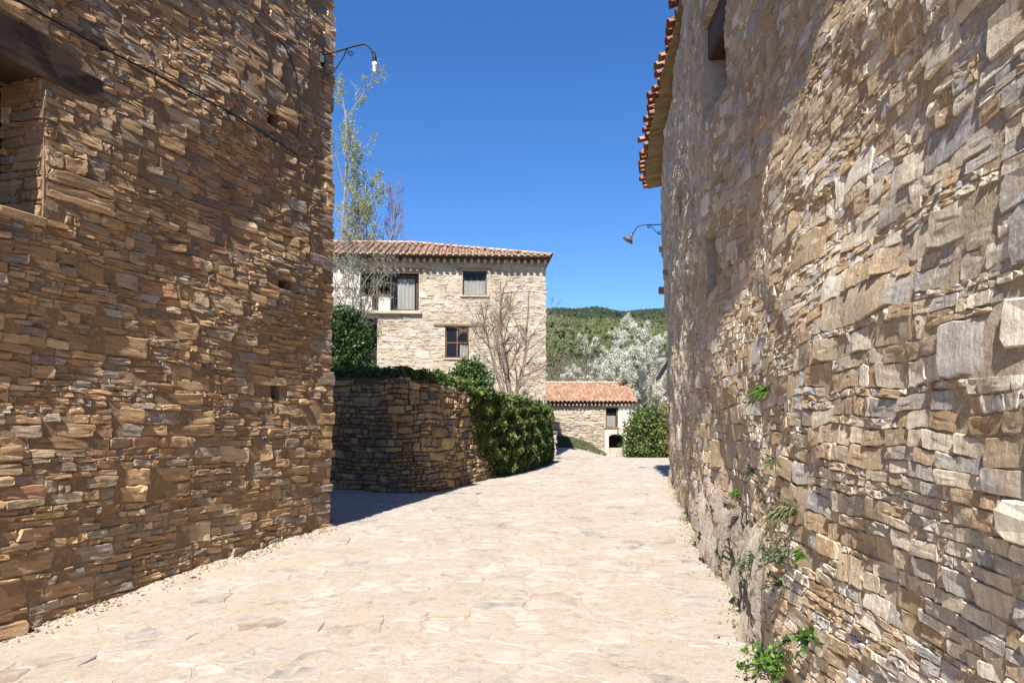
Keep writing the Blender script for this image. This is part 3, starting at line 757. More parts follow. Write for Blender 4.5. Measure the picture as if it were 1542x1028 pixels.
tme, tV, tF = tile_mesh('roof_tile', M['tile_eave'], .115, .09, .45)
g = R(51); yy = 4.6
sl = math.radians(17)
while yy < 20.15:
    p = eave_pt(yy); q = rtop(yy); d = norm(q - p)
    up = np.array([d[0] * math.cos(sl), d[1] * math.cos(sl), math.sin(sl)]); nr = np.array([-d[0] * math.sin(sl), -d[1] * math.sin(sl), math.cos(sl)])
    jit = g.normal(-.03, .05)
    base = np.array([*(p + d * (.0 + jit)), EZ + .06])
    for row in range(2):
        place_tile(tme, right, base + up * (row * .36) + nr * .012 * row, up, nr, g=g)
    yy += .30 + g.normal(0, .02)
# channel tiles between (seen as the lower of the two edges)
yy = 4.72
mb = MB()
while yy < 20.1:
    p = eave_pt(yy); q = rtop(yy); d = norm(q - p)
    up = np.array([d[0] * math.cos(sl), d[1] * math.cos(sl), math.sin(sl)]); nr = -np.array([-d[0] * math.sin(sl), -d[1] * math.sin(sl), math.cos(sl)])
    x = np.cross(up, nr); b = np.array([*(p + d * (.05 + g.normal(0, .03))), EZ + .115])
    for row in range(2):
        o_ = b + up * row * .38
        mb.add(o_ + tV[:, :1] * x + tV[:, 1:2] * up + tV[:, 2:] * nr, [tF], (g.random(), 0, 0))
    yy += .30
mb.build('channel_tiles', M['tile_eave'], right, kind='stuff')
mb = MB()
ysr = np.linspace(-6, 20.1, 30); Vr = []
for y_ in ysr:
    p = eave_pt(y_); q = rtop(y_); d = norm(q - p)
    a = p + d * .12; Vr.append([*a, EZ + .10]); Vr.append([*(a + d * 4.5), EZ + .10 + 4.5 * math.tan(sl)]); Vr.append([*(a + d * 8.5), EZ - .1])
n = len(ysr); q = np.arange(n - 1) * 3
mb.add(np.array(Vr), [np.concatenate([np.stack([q, q + 1, q + 4, q + 3], 1), np.stack([q + 1, q + 2, q + 5, q + 4], 1)])]); mb.build('roof', M['tile_eave'], right)
# beam ends poking out of the far part of the wall
for y_, z_, l_ in ((19.0, 6.35, .14), (17.3, 5.35, .13)):
    mb = MB(); u = uR(y_); mb.box(mapR, u - .1, u + .1, z_, z_ + .12, -.1, l_, bev=.012); mb.build('beam_end', M['wood_pale'], right)
mb = MB(); u = LR; mb.box(mapR, u - .18, u + .02, 5.4, 5.58, -.1, .2, bev=.015); mb.build('beam_end', M['wood_pale'], right)
# little lean-to hood on the far gable
mb = MB()
for k in range(2):
    y0 = 20.08 + k * .3
    Vb = np.array([[4.08, y0, 3.05], [4.08, y0 + .28, 3.05], [4.8, y0 + .28, 4.2], [4.8, y0, 4.2]]); Vb = np.concatenate([Vb, Vb + (0, 0, .06)])
    mb.add(Vb, [[(3, 2, 1, 0), (4, 5, 6, 7), (0, 1, 5, 4), (1, 2, 6, 5), (2, 3, 7, 6), (3, 0, 4, 7)]])
mb.build('lean_to_roof', M['wood_grey'], right)

lb2 = mapR(LR - .1, 7.3, .03)
lamp2 = thing('wall_lamp', lb2, 'small black swan-neck lamp with grey cone shade on the schist corner', 'lamp')
ex2 = norm(np.array([-1., .1, 0]))
def L4(a, b): return np.array(lb2) + ex2 * a + ez * b
mb = MB(); mb.tube([L4(0, -.3), L4(0, .08)], .014, 6); mb.build('mounting_bar', M['iron'], lamp2)
mb = MB(); mb.tube([L4(0, .03), L4(.3, .035), L4(.55, .03), L4(.63, .01), L4(.70, -.06), L4(.76, -.15), L4(.80, -.2)], .014, 8); mb.build('arm', M['iron'], lamp2, smooth=True)
mb = MB(); mb.tube([L4(.03, -.26), L4(.12, -.2), L4(.22, -.09), L4(.3, .02)], .009, 6); mb.tube(scroll(L4(.36, -.02), ex2, ez, .045, 1.5, 2.4), .008, 5)
mb.tube(scroll(L4(.06, -.2), ex2, ez, .05, 1.4, -.9), .008, 5); mb.build('scroll_brace', M['iron'], lamp2, smooth=True)
ax = norm(ex2 * .55 - ez * .8); c0 = L4(.79, -.18)
mb = MB(); prof = [(0, .03), (.05, .04), (.09, .045), (.13, .07), (.2, .12), (.26, .165), (.25, .155), (.19, .11), (.13, .055)]
mb.tube([c0 + ax * a for a, r in prof], [r for a, r in prof], 16); mb.build('lamp_shade', M['shade'], lamp2, smooth=True)
mb = MB(); mb.tube([c0 + ax * a for a in (.13, .17, .21, .235)], [.02, .04, .035, .01], 10); mb.build('bulb', M['bulb'], lamp2, smooth=True)

# ================================================================== RETAINING WALL + TERRACE
RW = [(-6.2, 17.9), (-5.2, 17.5), (-4.15, 16.98), (-3.42, 16.62), (-2.7, 16.05), (-2.24, 15.85), (-1.85, 16.05), (-1.55, 16.7), (-1.15, 18.2), (-.72, 20.0), (.14, 22.6), (.75, 25.2), (1.28, 28.0)]
_w0, uW_, LW = curved(RW, -1, None, .1, 15)
wvw = Waves(61, 1.8)
mapW, _u, LW = curved(RW, -1, lambda u, v: .03 * wvw(u, v) - .04 * (v - .3), .1, 15)
Pw = mapW(np.linspace(0, LW, 200), .3, 0.)
def uW(y): # for the part after the bulge
    i = int(np.argmin(Pw[:, 1])); return float(np.interp(y, Pw[i:, 1], np.linspace(0, LW, 200)[i:]))
iB = int(np.argmin(Pw[:, 1])); uB = np.linspace(0, LW, 200)[iB]
def wtop(u): return np.interp(u, [0, uB - 2.0, uB, uB + 1.5, uW(20), LW], [2.92, 2.86, 2.76, 2.68, 2.50, 2.2])
retw = thing('retaining_wall', (-2.2, 16, .28), 'curved shaded retaining wall of squared brown blocks below the garden', 'wall')
C = layout(.0, LW, .02, 3.0, R(62), lift=(.16, .34), seg=(.3, .9), hm=(.075, .16), asp=(1.0, 3.2), big=.05)
keepm = (C[:, 2] + C[:, 3]) / 2 < wtop((C[:, 0] + C[:, 1]) / 2) - .03
C = C[keepm]; C[:, 3] = np.minimum(C[:, 3], wtop((C[:, 0] + C[:, 1]) / 2) + .03)
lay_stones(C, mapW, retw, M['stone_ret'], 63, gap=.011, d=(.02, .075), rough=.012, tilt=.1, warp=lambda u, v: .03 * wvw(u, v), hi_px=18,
           boost=lambda c: np.where((c[:, 0] > uB - 3.2) & (c[:, 1] < uW(21)), 1., .02))
us = np.linspace(0, LW, 90); vs = np.linspace(0, 1, 9)
UU, TT = np.meshgrid(us, vs, indexing='ij'); VV = -.1 + (wtop(UU) + .1) * TT
k = (np.arange(89)[:, None] * 9 + np.arange(8)[None]).ravel()
F1 = np.stack([k, k + 9, k + 10, k + 1], 1)
Vf = mapW(UU, VV, 0. * UU).reshape(-1, 3)
tp = np.arange(90) * 9 + 8
Vt = mapW(us, wtop(us), -.45)
F2 = np.stack([tp[:-1], tp[1:], len(Vf) + np.arange(1, 90), len(Vf) + np.arange(89)], 1)
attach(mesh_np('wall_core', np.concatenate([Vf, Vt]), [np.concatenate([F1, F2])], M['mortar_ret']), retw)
# terrace behind it
tp_ = mapW(us, 2.0, -.3)
zt = wtop(us) - .06
back = np.stack([np.interp(us, [0, LW], [-8.5, 1.3]), np.full(90, 31.2)], 1)
rows = 16; Vt = []
wvt = Waves(64, 1.5)
for r in range(rows):
    f = r / (rows - 1); xy = tp_[:, :2] * (1 - f) + back * f; z = zt * (1 - f) + 2.9 * f
    z = z + .05 * wvt(xy[:, 0], xy[:, 1]) * (r > 0); Vt.append(np.c_[xy, z])
Vt = np.stack(Vt, 1).reshape(-1, 3); k = (np.arange(89)[:, None] * rows + np.arange(rows - 1)[None]).ravel()
ter = mesh_np('terrace', Vt, [np.stack([k, k + rows, k + rows + 1, k + 1], 1)], M['terrace'], smooth=True); ter['kind'] = 'structure'
rs_ = np.array([[*mapW(LW, .2, .0)[:2], .1], [1.32, 31.2, .1], [1.3, 31.2, 2.9], [*mapW(LW, .2, -.3)[:2], 2.1]])
o = mesh_np('terrace_end_wall', rs_, [np.array([(0, 1, 2, 3)])], M['mortar_ret']); attach(o, retw)

# ================================================================== MIDDLE HOUSE
ML = np.array([-8.1, 31.4]); ME_ = norm(np.array([9.6, .6])); MN = np.array([ME_[1], -ME_[0]])
wvm = Waves(71, 2.5)
mapM = straight(ML, ME_, MN, lambda u, v: .025 * wvm(u, v) + np.where(np.asarray(u) > 8.5, .03 * np.clip(3 - v, 0, 3), 0))
def uM(x): return (x - ML[0]) / ME_[0]
MW = uM(1.5)
mid = thing('stone_house', (-3, 31.8, .4), 'pale cream rubble house with hipped tile roof behind the garden', 'house')
lgi = (uM(-6.6), uM(-4.08), 6.86, 8.57); w1 = (uM(-2.17), uM(-1.12), 7.58, 8.68); w3 = (uM(-2.92), uM(-1.88), 4.8, 6.2); dr = (uM(-6.9), uM(-5.86), 4.3, 6.55)
opM = [lgi, w1, w3, dr]; HM = 9.16
plast = (0., uM(-6.62), 6.9, 8.75)
C = layout(0, MW + .01, .2, HM - .02, R(72), lift=(.2, .38), seg=(.5, 1.4), hm=(.07, .17), asp=(1.3, 3.6), big=.15)
lint = [(uM(-6.95), uM(-3.82), 8.575, 8.74), (uM(-3.42), uM(-1.02), 6.205, 6.36), (uM(-2.4), uM(-.9), 8.685, 8.8)]
C = trim(C, opM + lint + [plast, (uM(-6.7), uM(-3.9), 6.70, 6.86)], .01)
cj = R(73).normal(0, .03, len(C)); C[:, 1] = np.where(C[:, 1] > MW - .02, C[:, 1] + cj, C[:, 1]); C = C[(C[:, 1] - C[:, 0] > .04) & (C[:, 3] - C[:, 2] > .03)]
bk = np.where(C[:, 1] > MW - .1, -.3, -.05)
lay_stones(C, mapM, mid, M['stone_mid'], 74, gap=.008, d=(.002, .028), rough=.008, tilt=.06, warp=lambda u, v: .04 * wvm(u, v), back=bk, hi_px=60,
           boost=lambda c: np.where((c[:, 2] > 3.3) & (c[:, 0] > 2.0), 1., .1))
sheet(mapM, .0, MW - .02, .0, HM, opM, M['mortar_mid'], mid, 'wall', .2, w=.004, amp=.007)
mb = MB(); mb.box(mapM, plast[0], plast[1], plast[2], plast[3], -.02, .03); mb.build('plaster_patch', M['plaster'], mid)
def mp(u, w_): return ML + ME_ * u + MN * w_
prism([mp(.0, -1.3), mp(MW - .03, -1.3), mp(MW - .03, -4.8), mp(0, -4.8)], 0, HM, M['mortar_mid'], mid, 'house_body')
mb = MB(); mb.box(mapM, MW - .12, MW - .03, 0, HM - .02, -1.4, -.05); mb.box(mapM, 0, .08, 0, HM - .02, -1.4, -.05); mb.box(mapM, .1, MW - .13, HM - .45, HM - .03, -1.4, -.05)
mb.build('wall_core', M['mortar_mid'], mid)
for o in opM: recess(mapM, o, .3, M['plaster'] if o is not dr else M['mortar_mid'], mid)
g = R(75)
for (a, b, c, d), mt in zip(lint, ('wood_grey', 'wood_grey', 'wood_grey')):
    mb = MB(); n = 6; uu = np.linspace(a, b, n + 1)
    pts = np.array([mapM(u, (c + d) / 2 + .012 * math.sin(i * 1.3 + a), -.02) for i, u in enumerate(uu)])
    V, F = tubes(pts[None], np.full((1, n + 1), (d - c) * .62), 8); V[:, 2] = np.clip(V[:, 2], c + .002, d - .002)
    mb.add(V, [F]); k8 = np.arange(8); mb.P.setdefault(8, []).append(np.array([k8[::-1], 8 * n + k8])); mb.build('lintel', M[mt], mid)
def casement(o, frame, cols, rows, w_, t=.055, curtain=None, root=mid, split=None):
    a, b, c, d = o; mb = MB()
    for e in ((a, a + t, c, d), (b - t, b, c, d), (a + t + .002, b - t - .002, c, c + t), (a + t + .002, b - t - .002, d - t, d)): mb.box(mapM, *e, w_ - .04, w_, bev=.006)
    win = mb.build('window', M[frame], root)
    for i in range(1, cols):
        x = a + (b - a) * i / cols; mb = MB(); mb.box(mapM, x - .02, x + .02, c + t + .002, d - t - .002, w_ - .035, w_ - .004); mb.build('muntin', M[frame], win)
    for j in range(1, rows):
        y = c + (d - c) * j / rows
        for i in range(cols):
            x0 = a + (b - a) * i / cols; x1 = a + (b - a) * (i + 1) / cols
            mb = MB(); mb.box(mapM, x0 + .024 if i else x0 + t + .002, x1 - .024 if i < cols - 1 else x1 - t - .002, y - .02, y + .02, w_ - .034, w_ - .005); mb.build('muntin', M[frame], win)
    mb = MB(); mb.box(mapM, a + t, b - t, c + t, d - t, w_ - .025, w_ - .018); mb.build('pane', M['glass'], win)
    if curtain:
        for (p0, p1, q0, q1) in curtain:
            n = 26; uu = np.linspace(a + (b - a) * p0, a + (b - a) * p1, n); zz = np.linspace(c + (d - c) * q0, c + (d - c) * q1, 4)
            U, Vv = np.meshgrid(uu, zz, indexing='ij'); W_ = w_ - .07 + .02 * np.sin((U - a) * 38) + 0 * Vv
            k = (np.arange(n - 1)[:, None] * 4 + np.arange(3)).ravel()
            cu_ = mesh_np('curtain', mapM(U, Vv, W_).reshape(-1, 3), [np.stack([k, k + 4, k + 5, k + 1], 1)], M['curtain'], smooth=True); attach(cu_, win)
    return win
casement(w1, 'wood_dark', 1, 1, -.12, .05, [(.03, .97, .04, .62)])
casement(w3, 'wood_brown', 2, 2, -.10, .06, [(.62, .95, .05, .45)])
casement((uM(-5.28), uM(-4.12), 6.88, 8.5), 'wood_dark', 1, 1, -.27, .09, [(.22, .86, .05, .9)])
for nm, o in (('window_sill', (uM(-6.75), uM(-3.95), 6.715, 6.85)), ('window_sill', (uM(-2.3), uM(-1.0), 7.5, 7.575)), ('window_sill', (uM(-3.0), uM(-1.8), 4.73, 4.795))):
    mb = MB(); mb.box(mapM, *o, -.25, .16 if o[0] < 3 else .08, bev=.015); mb.build(nm, M['reveal'], mid)
for a, b in ((-6.55, -6.1), (-5.83, -5.32)):
    mb = MB(); mb.box(mapM, uM(a), uM(b), 6.87, 7.5, -.16, -.1, bev=.01); mb.build('parapet_panel', M['plaster'], mid)
for a in (-6.02, -5.9, -5.30):
    mb = MB(); mb.box(mapM, uM(a) - .03, uM(a) + .03, 6.87, 8.56, -.17, -.1, bev=.006); mb.build('post', M['wood_dark'], mid)
mb = MB(); mb.box(mapM, uM(-6.55), uM(-5.32), 7.51, 7.57, -.18, -.08, bev=.006); mb.build('hand_rail', M['wood_dark'], mid)
# corbels under the eave
g = R(76)
n = 33
for i in range(n):
    u = .15 + (MW - .2) * i / (n - 1); mb = MB(); mb.box(mapM, u - .06, u + .06, 9.0 + g.normal(0, .008), 9.14, -.05, .28 + g.normal(0, .02), bev=.01); mb.build('corbel', M['reveal'], mid)
mb = MB(); mb.box(mapM, -.3, MW + .18, 9.165, 9.22, -.3, .36); mb.build('eave_board', M['wood_dark'], mid)
# hipped roof
EW, EZm = .50, 9.26
apx = mp(uM(-4.8) + .15, -3.4); apz = 10.72
run = 3.4 + EW; slm = math.atan2(apz - EZm, run)
upM = np.array([*(-MN * math.cos(slm)), math.sin(slm)]); nrM = np.array([*(MN * math.sin(slm)), math.cos(slm)])
e0 = np.array([*mp(-.4, EW), EZm]); e1 = np.array([*mp(MW + .22, EW), EZm]); ap = np.array([*apx, apz]); rl = np.array([*mp(-.4, -3.4), apz - .03])
b0 = np.array([*mp(-.4, -5.2), EZm + .9]); b1 = np.array([*mp(MW + .22, -5.2), EZm]);
mb = MB(); mb.add(np.array([e0, e1, ap, rl, b0, b1]) - (0, 0, .03), [[(0, 1, 2, 3), (2, 5, 4, 3)], [(1, 5, 2), (0, 3, 4)], [(0, 4, 5, 1)]]); mb.build('roof', M['tile_mid'], mid)
tme, tV, tF = tile_mesh('roof_tile', M['tile_mid'], .105, .082, .44)
g = R(77); pitchT = .285; uu = np.arange(-.32, MW + .2, pitchT); SL = run / math.cos(slm)
eU = np.array([*ME_, 0.]); uA = uM(-4.8) + .15; cnt = 0; stuff = MB()
for u in uu:
    s_ = 0.
    smax = SL if u < uA else SL * (MW + .22 - u) / (MW + .22 - uA)
    while s_ < smax - .1:
        loc = e0 + eU * (u + .4) + upM * (s_ - .06 * (s_ == 0)) + nrM * (.03 + .015)
        if cnt < 300: place_tile(tme, mid, loc, upM, nrM, g=g)
        else: stuff.add(loc + tV[:, :1] * eU + tV[:, 1:2] * upM + tV[:, 2:] * nrM, [tF], (g.random(), 0, 0))
        cnt += 1; s_ += .37
    # channel between
    x = -eU; loc0 = e0 + eU * (u + .4 + pitchT / 2) + nrM * .045
    for s2 in np.arange(0, max(smax - .2, .1), .38): stuff.add(loc0 + upM * s2 + tV[:, :1] * x + tV[:, 1:2] * upM - tV[:, 2:] * nrM, [tF], (g.random(), 0, 0))
# right hip slope, back to the far eave
vE = b1 - e1; nE = norm(vE); upH = ap - e1 - nE * np.dot(ap - e1, nE); upH = norm(upH); nH = norm(np.cross(upH, nE)); nH = nH if nH[2] > 0 else -nH
for s_ in np.arange(.2, np.linalg.norm(vE), .285):
    t_ = np.dot(ap - e1, nE); SLh = np.dot(ap - e1, upH)
    smax = SLh * (s_ / t_ if s_ < t_ else (np.linalg.norm(vE) - s_) / (np.linalg.norm(vE) - t_))
    for q in np.arange(0, max(smax - .1, .05), .37):
        stuff.add(e1 + nE * s_ + upH * q + nH * .03 + tV[:, :1] * np.cross(upH, nH) + tV[:, 1:2] * upH + tV[:, 2:] * nH, [tF], (g.random(), 0, 0))
stuff.build('roof_tiles', M['tile_mid'], mid, kind='stuff')
rme, rV, rF = tile_mesh('ridge_tile', M['tile_pale'], .13, .11, .45)
for A, B in ((e1, ap), (ap, rl)):
    d = norm(B - A); Ln = np.linalg.norm(B - A); nn = norm(np.array([0, 0, 1.]) - d * d[2])
    for s_ in np.arange(0, Ln - .2, .38): place_tile(rme, mid, A + d * s_ + nn * .03, d, nn, 'ridge_tile', g)
# pale mortared ends of the channel rows along the eave
for u in uu:
    mb = MB(); c = e0 + eU * (u + .4) + nrM * .03 + upM * -.12
    a = np.linspace(0, math.pi, 7); V0 = np.array([c + eU * (-.085 * math.cos(t)) + nrM * (.085 * math.sin(t)) for t in a]); V1 = V0 + upM * .16
    q = np.arange(6); mb.add(np.concatenate([V0, V1]), [np.stack([q, q + 1, q + 8, q + 7], 1), np.array([list(range(7))])]); mb.build('tile_end', M['reveal'], mid)
# buttress block at the right foot
mb = MB(); g = R(78); z = .2
while z < 1.55:
    h = g.uniform(.1, .2)
    mb.box(mapM, MW - .05, MW + .42 + g.normal(0, .03), z, z + h - .012, -.5, .12 + g.normal(0, .02), rnd=g.random(3), jit=.012, rg=g, bev=.02); z += h
mb.build('buttress', M['stone_mid'], mid)

# ================================================================== FAR HOUSE
FK = 1.1; FO = np.array([.66, 43.0]); FE = norm(np.array([6, 0.12])); FN = np.array([FE[1], -FE[0]])
_mf = straight(FO, FE, FN)
def fz(v): return 1.6 + (np.asarray(v, float) - 1.6) * FK
def mapF(u, v, w_): return _mf(np.asarray(u, float) * FK, fz(v), w_)
def uF(x): return (x * FK - FO[0]) / FE[0] / FK
FWd = uF(6.5)
farh = thing('small_house', (4.4, 43, .4), 'low stone outbuilding with orange tile roof and whitewashed corner', 'house')
fw = (uF(5.0), uF(5.68), 1.82, 2.93); fd = (uF(5.17), uF(5.98), .22, 1.5); opF = [fw, fd]
C = layout(0, uF(4.95), .2, 3.02, R(81), lift=(.2, .36), seg=(.5, 1.3), hm=(.07, .15), asp=(1.5, 5), big=.15)
lay_stones(C, mapF, farh, M['stone_mid'], 82, nparts=90, gap=.01, d=(.01, .05), rough=.012, warp=lambda u, v: .03 * wvm(u, v), hi_px=60)
sheet(mapF, 0, FWd, -.1, 3.06, opF, M['mortar_mid'], farh, 'wall', .4)
mb = MB()
for a, b, c, d in ((uF(4.97), fw[0], .15, 3.05), (fw[1], FWd, 1.5, 3.05), (fw[0], fw[1], 1.5, 1.82), (fw[0], fw[1], 2.93, 3.05), (fw[0], fd[0], .15, 1.5), (fd[1], FWd, .15, 1.5)): mb.box(mapF, a, b, c, d, -.02, .035)
mb.build('whitewash', M['plaster'], farh)
mb = MB(); n = 8; t = np.linspace(0, math.pi, n); uc = (fd[0] + fd[1]) / 2; hw = (fd[1] - fd[0]) / 2
arc = [(uc - hw * math.cos(a), 1.32 + .16 * math.sin(a)) for a in t]
Vv = [(u, v, .03) for u, v in arc] + [(u, 1.505, .03) for u, v in arc]; Vv += [(u, v, -.3) for u, v in arc]
Vv = np.array(Vv); q = np.arange(n - 1)
mb.add(mapF(Vv[:, 0], Vv[:, 1], Vv[:, 2]), [np.stack([q, q + 1, q + n + 1, q + n], 1), np.stack([q, q + 2 * n, q + 2 * n + 1, q + 1], 1)]); mb.build('door_arch', M['plaster'], farh)
for o in opF: recess(mapF, o, .3, M['plaster'], farh)
prism([FO + FN * -1.35, FO + FE * FWd * FK + FN * -1.35, FO + FE * FWd * FK + FN * -5, FO + FN * -5], -.2, float(fz(3.06)), M['plaster'], farh, 'house_body')
mb = MB(); mb.box(mapF, FWd - .1, FWd - .01, 0, 3.05, -1.3, -.03); mb.box(mapF, 0, FWd - .11, 2.95, 3.05, -1.3, -.03); mb.build('wall_core', M['plaster'], farh)
mb = MB(); a, b, c, d = fw
for e in ((a, a + .07, c, d), (b - .07, b, c, d), (a + .072, b - .072, c, c + .07), (a + .072, b - .072, d - .07, d)): mb.box(mapF, *e, -.12, -.05, bev=.006)
win = mb.build('window', M['wood_brown'], farh)
mb = MB(); mb.box(mapF, a + .07, b - .07, c + .07, d - .07, -.1, -.09); mb.build('pane', M['glass'], win)
mb = MB(); n = 20; U, Vv = np.meshgrid(np.linspace(a + .1, b - .1, n), np.linspace(c + .05, c + .65, 3), indexing='ij'); k = (np.arange(n - 1)[:, None] * 3 + np.arange(2)).ravel()
attach(mesh_np('curtain', mapF(U, Vv, -.2 + .02 * np.sin(U * 40)).reshape(-1, 3), [np.stack([k, k + 3, k + 4, k + 1], 1)], M['curtain'], smooth=True), win)
mb = MB(); mb.box(mapF, a - .08, b + .08, c - .07, c - .004, -.1, .07, bev=.01); mb.build('window_sill', M['wood_brown'], farh)
mb = MB(); mb.box(mapF, fd[0] + .02, fd[1] - .02, .2, .75, -.3, -.2, bev=.02); mb.build('door_step', M['stone_mid'], farh)
# roof of the far house
run = 3.4; zr0, zr1 = float(fz(3.18)), float(fz(4.36)); slf = math.atan2(zr1 - zr0, run)
upF = np.array([*(-FN * math.cos(slf)), math.sin(slf)]); nrF = np.array([*(FN * math.sin(slf)), math.cos(slf)]); eF = np.array([*FE, 0.])
f0 = np.array([*(FO + FN * .35 - FE * .1), zr0]); Lf = FWd * FK + .3
mb = MB(); SLf = run / math.cos(slf)
V = np.array([f0, f0 + eF * Lf, f0 + eF * Lf + upF * SLf, f0 + upF * SLf, f0 + np.array([*(-FN * 6.6), 0]), f0 + eF * Lf + np.array([*(-FN * 6.6), 0])])
mb.add(V, [[(0, 1, 2, 3), (3, 2, 5, 4), (0, 4, 5, 1)], [(1, 5, 2), (0, 3, 4)]]); mb.build('roof', M['tile_far'], farh)
tme, tV, tF = tile_mesh('roof_tile', M['tile_far'], .1, .08, .44); g = R(83); st2 = MB()
for u in np.arange(.1, Lf - .02, .24):
    for s_ in np.arange(0, SLf - .1, .37):
        place_tile(tme, farh, f0 + eF * u + upF * (s_ - .06 * (s_ == 0)) + nrF * .04, upF, nrF, g=g)
        st2.add(f0 + eF * (u + .12) + upF * s_ + nrF * .095 - tV[:, :1] * eF + tV[:, 1:2] * upF - tV[:, 2:] * nrF, [tF], (g.random(), 0, 0))
st2.build('channel_tiles', M['tile_far'], farh, kind='stuff')
for s_ in np.arange(0, Lf - .2, .38): place_tile(rme, farh, f0 + eF * s_ + upF * SLf + np.array([0, 0, .05]), eF, np.array([0, 0, 1.]), 'ridge_tile', g)
for i in range(30):
    u = .05 + (FWd - .1) * i / 29; mb = MB(); mb.box(mapF, u - .045, u + .045, 3.0, 3.11, .02, .27, bev=.008); mb.build('corbel', M['reveal'], farh)
mb = MB(); mb.box(mapF, -.05, FWd + .1, 3.115, 3.165, -.1, .3); mb.build('eave_board', M['wood_dark'], farh)

# ================================================================== PAVED LANE
def lane_l(y): return np.interp(y, [-3, 10.7, 10.9, 15.8, 20, 28, 33, 38], [-6.2, -2.62, -4.2, -2.6, -.75, 1.3, 1.9, 1.6])
def lane_r(y): return np.interp(y, [-3, 1.23, 4.4, 7.5, 15.7, 20, 24, 32, 38], [.2, .85, 1.45, 2.0, 3.75, 4.5, 5.2, 6.3, 5.4])
g = R(91); dx, dy = .33, .22
nx, ny = int(14 / dx), int(33 / dy)
GX, GY = np.meshgrid(np.arange(nx), np.arange(ny), indexing='ij')
SX = -7 + (GX + .5 * (GY % 2)) * dx + g.uniform(-.42, .42, GX.shape) * dx; SY = 1.0 + GY * dy + g.uniform(-.42, .42, GX.shape) * dy
alive = g.random(GX.shape) > .30
bevels = []; cells = []
def clip(poly, p, q):
    m = (p + q) / 2; n = q - p; out = []; L = len(poly); d = (poly - m) @ n
    for i in range(L):
        a, b = poly[i], poly[(i + 1) % L]; da, db = d[i], d[(i + 1) % L]
        if da <= 0: out.append(a)
        if da * db < 0: out.append(a + (b - a) * (da / (da - db)))
    return np.array(out)
road = thing('lane', (1, 10, .2), None, None); road['kind'] = 'structure'
slabs = []
for i in range(nx):
    for j in range(ny):
        if not alive[i, j]: continue
        p = np.array([SX[i, j], SY[i, j]])
        if not (lane_l(p[1]) + .18 < p[0] < lane_r(p[1]) - .12): continue
        poly = p + np.array([[-.6, -.5], [.6, -.5], [.6, .5], [-.6, .5]])
        for a in range(max(0, i - 3), min(nx, i + 4)):
            for b in range(max(0, j - 3), min(ny, j + 4)):
                if (a, b) != (i, j) and alive[a, b]:
                    q = np.array([SX[a, b], SY[a, b]])
                    if abs(q[0] - p[0]) < 1.4 and abs(q[1] - p[1]) < 1.2:
                        poly = clip(poly, p, q)
                        if len(poly) < 3: break
            if len(poly) < 3: break
        if len(poly) >= 3: slabs.append(poly)
def slab_geo(poly, g):
    c = poly.mean(0); pts = []
    n = len(poly)
    for k in range(n):
        a, b = poly[k], poly[(k + 1) % n]; L = np.linalg.norm(b - a); m = max(1, int(L / .11))
        for t in range(m): pts.append(a + (b - a) * (t / m))
    pts = np.array(pts); d = c - pts; l = np.linalg.norm(d, axis=1, keepdims=True); d = d / (l + 1e-6)
    ins = g.uniform(.002, .014) + np.abs(g.normal(0, .010, (len(pts), 1)))
    p1 = pts + d * ins; p1 = p1 + g.normal(0, .007, p1.shape); p2 = p1 + d * g.uniform(.008, .02, (len(pts), 1)); p3 = p1 + (c - p1) * .5
    top = g.uniform(-.003, .009); tl = g.normal(0, .012, 2)
    def zz(p, e): return G(p[:, 0], p[:, 1]) + top + (p - c) @ tl + e
    K = len(pts)
    V = np.concatenate([np.c_[p1, G(p1[:, 0], p1[:, 1]) - .03], np.c_[p1, zz(p1, -.008) + g.normal(0, .0015, K)], np.c_[p2, zz(p2, 0) + g.normal(0, .002, K)], np.c_[p3, zz(p3, .001) + g.normal(0, .003, K)], [[*c, G(*c) + top + .001]]])
    q = np.arange(K); Q = np.concatenate([np.stack([r * K + q, r * K + (q + 1) % K, (r + 1) * K + (q + 1) % K, (r + 1) * K + q], 1) for r in range(3)])
    T = np.stack([3 * K + q, 3 * K + (q + 1) % K, np.full(K, 4 * K)], 1)
    return V, Q, T, c
geo = [slab_geo(p, g) for p in slabs]
ar = []
for V, Q, T, c in geo:
    x, y = pix(V[:, :3]); ok = np.isfinite(x).all() and -20 < x.mean() < 1560 and y.mean() < 1040
    ar.append((x.max() - x.min()) * (y.max() - y.min()) if ok else 0)
order = np.argsort(-np.array(ar)); mbs = MB()
for rank, k in enumerate(order):
    V, Q, T, c = geo[k]; rn = g.random(3)
    if rank < 300 and ar[k] > 0:
        c3 = np.array([*c, G(*c)]); o = mesh_np('paving_stone', V - c3, [Q, T], M['paving'], None, np.repeat(rn[None], len(V), 0)); o.location = c3; attach(o, road)
    else: mbs.add(V, [Q, T], rn)
mbs.build('paving_stones', M['paving'], road, kind='stuff')

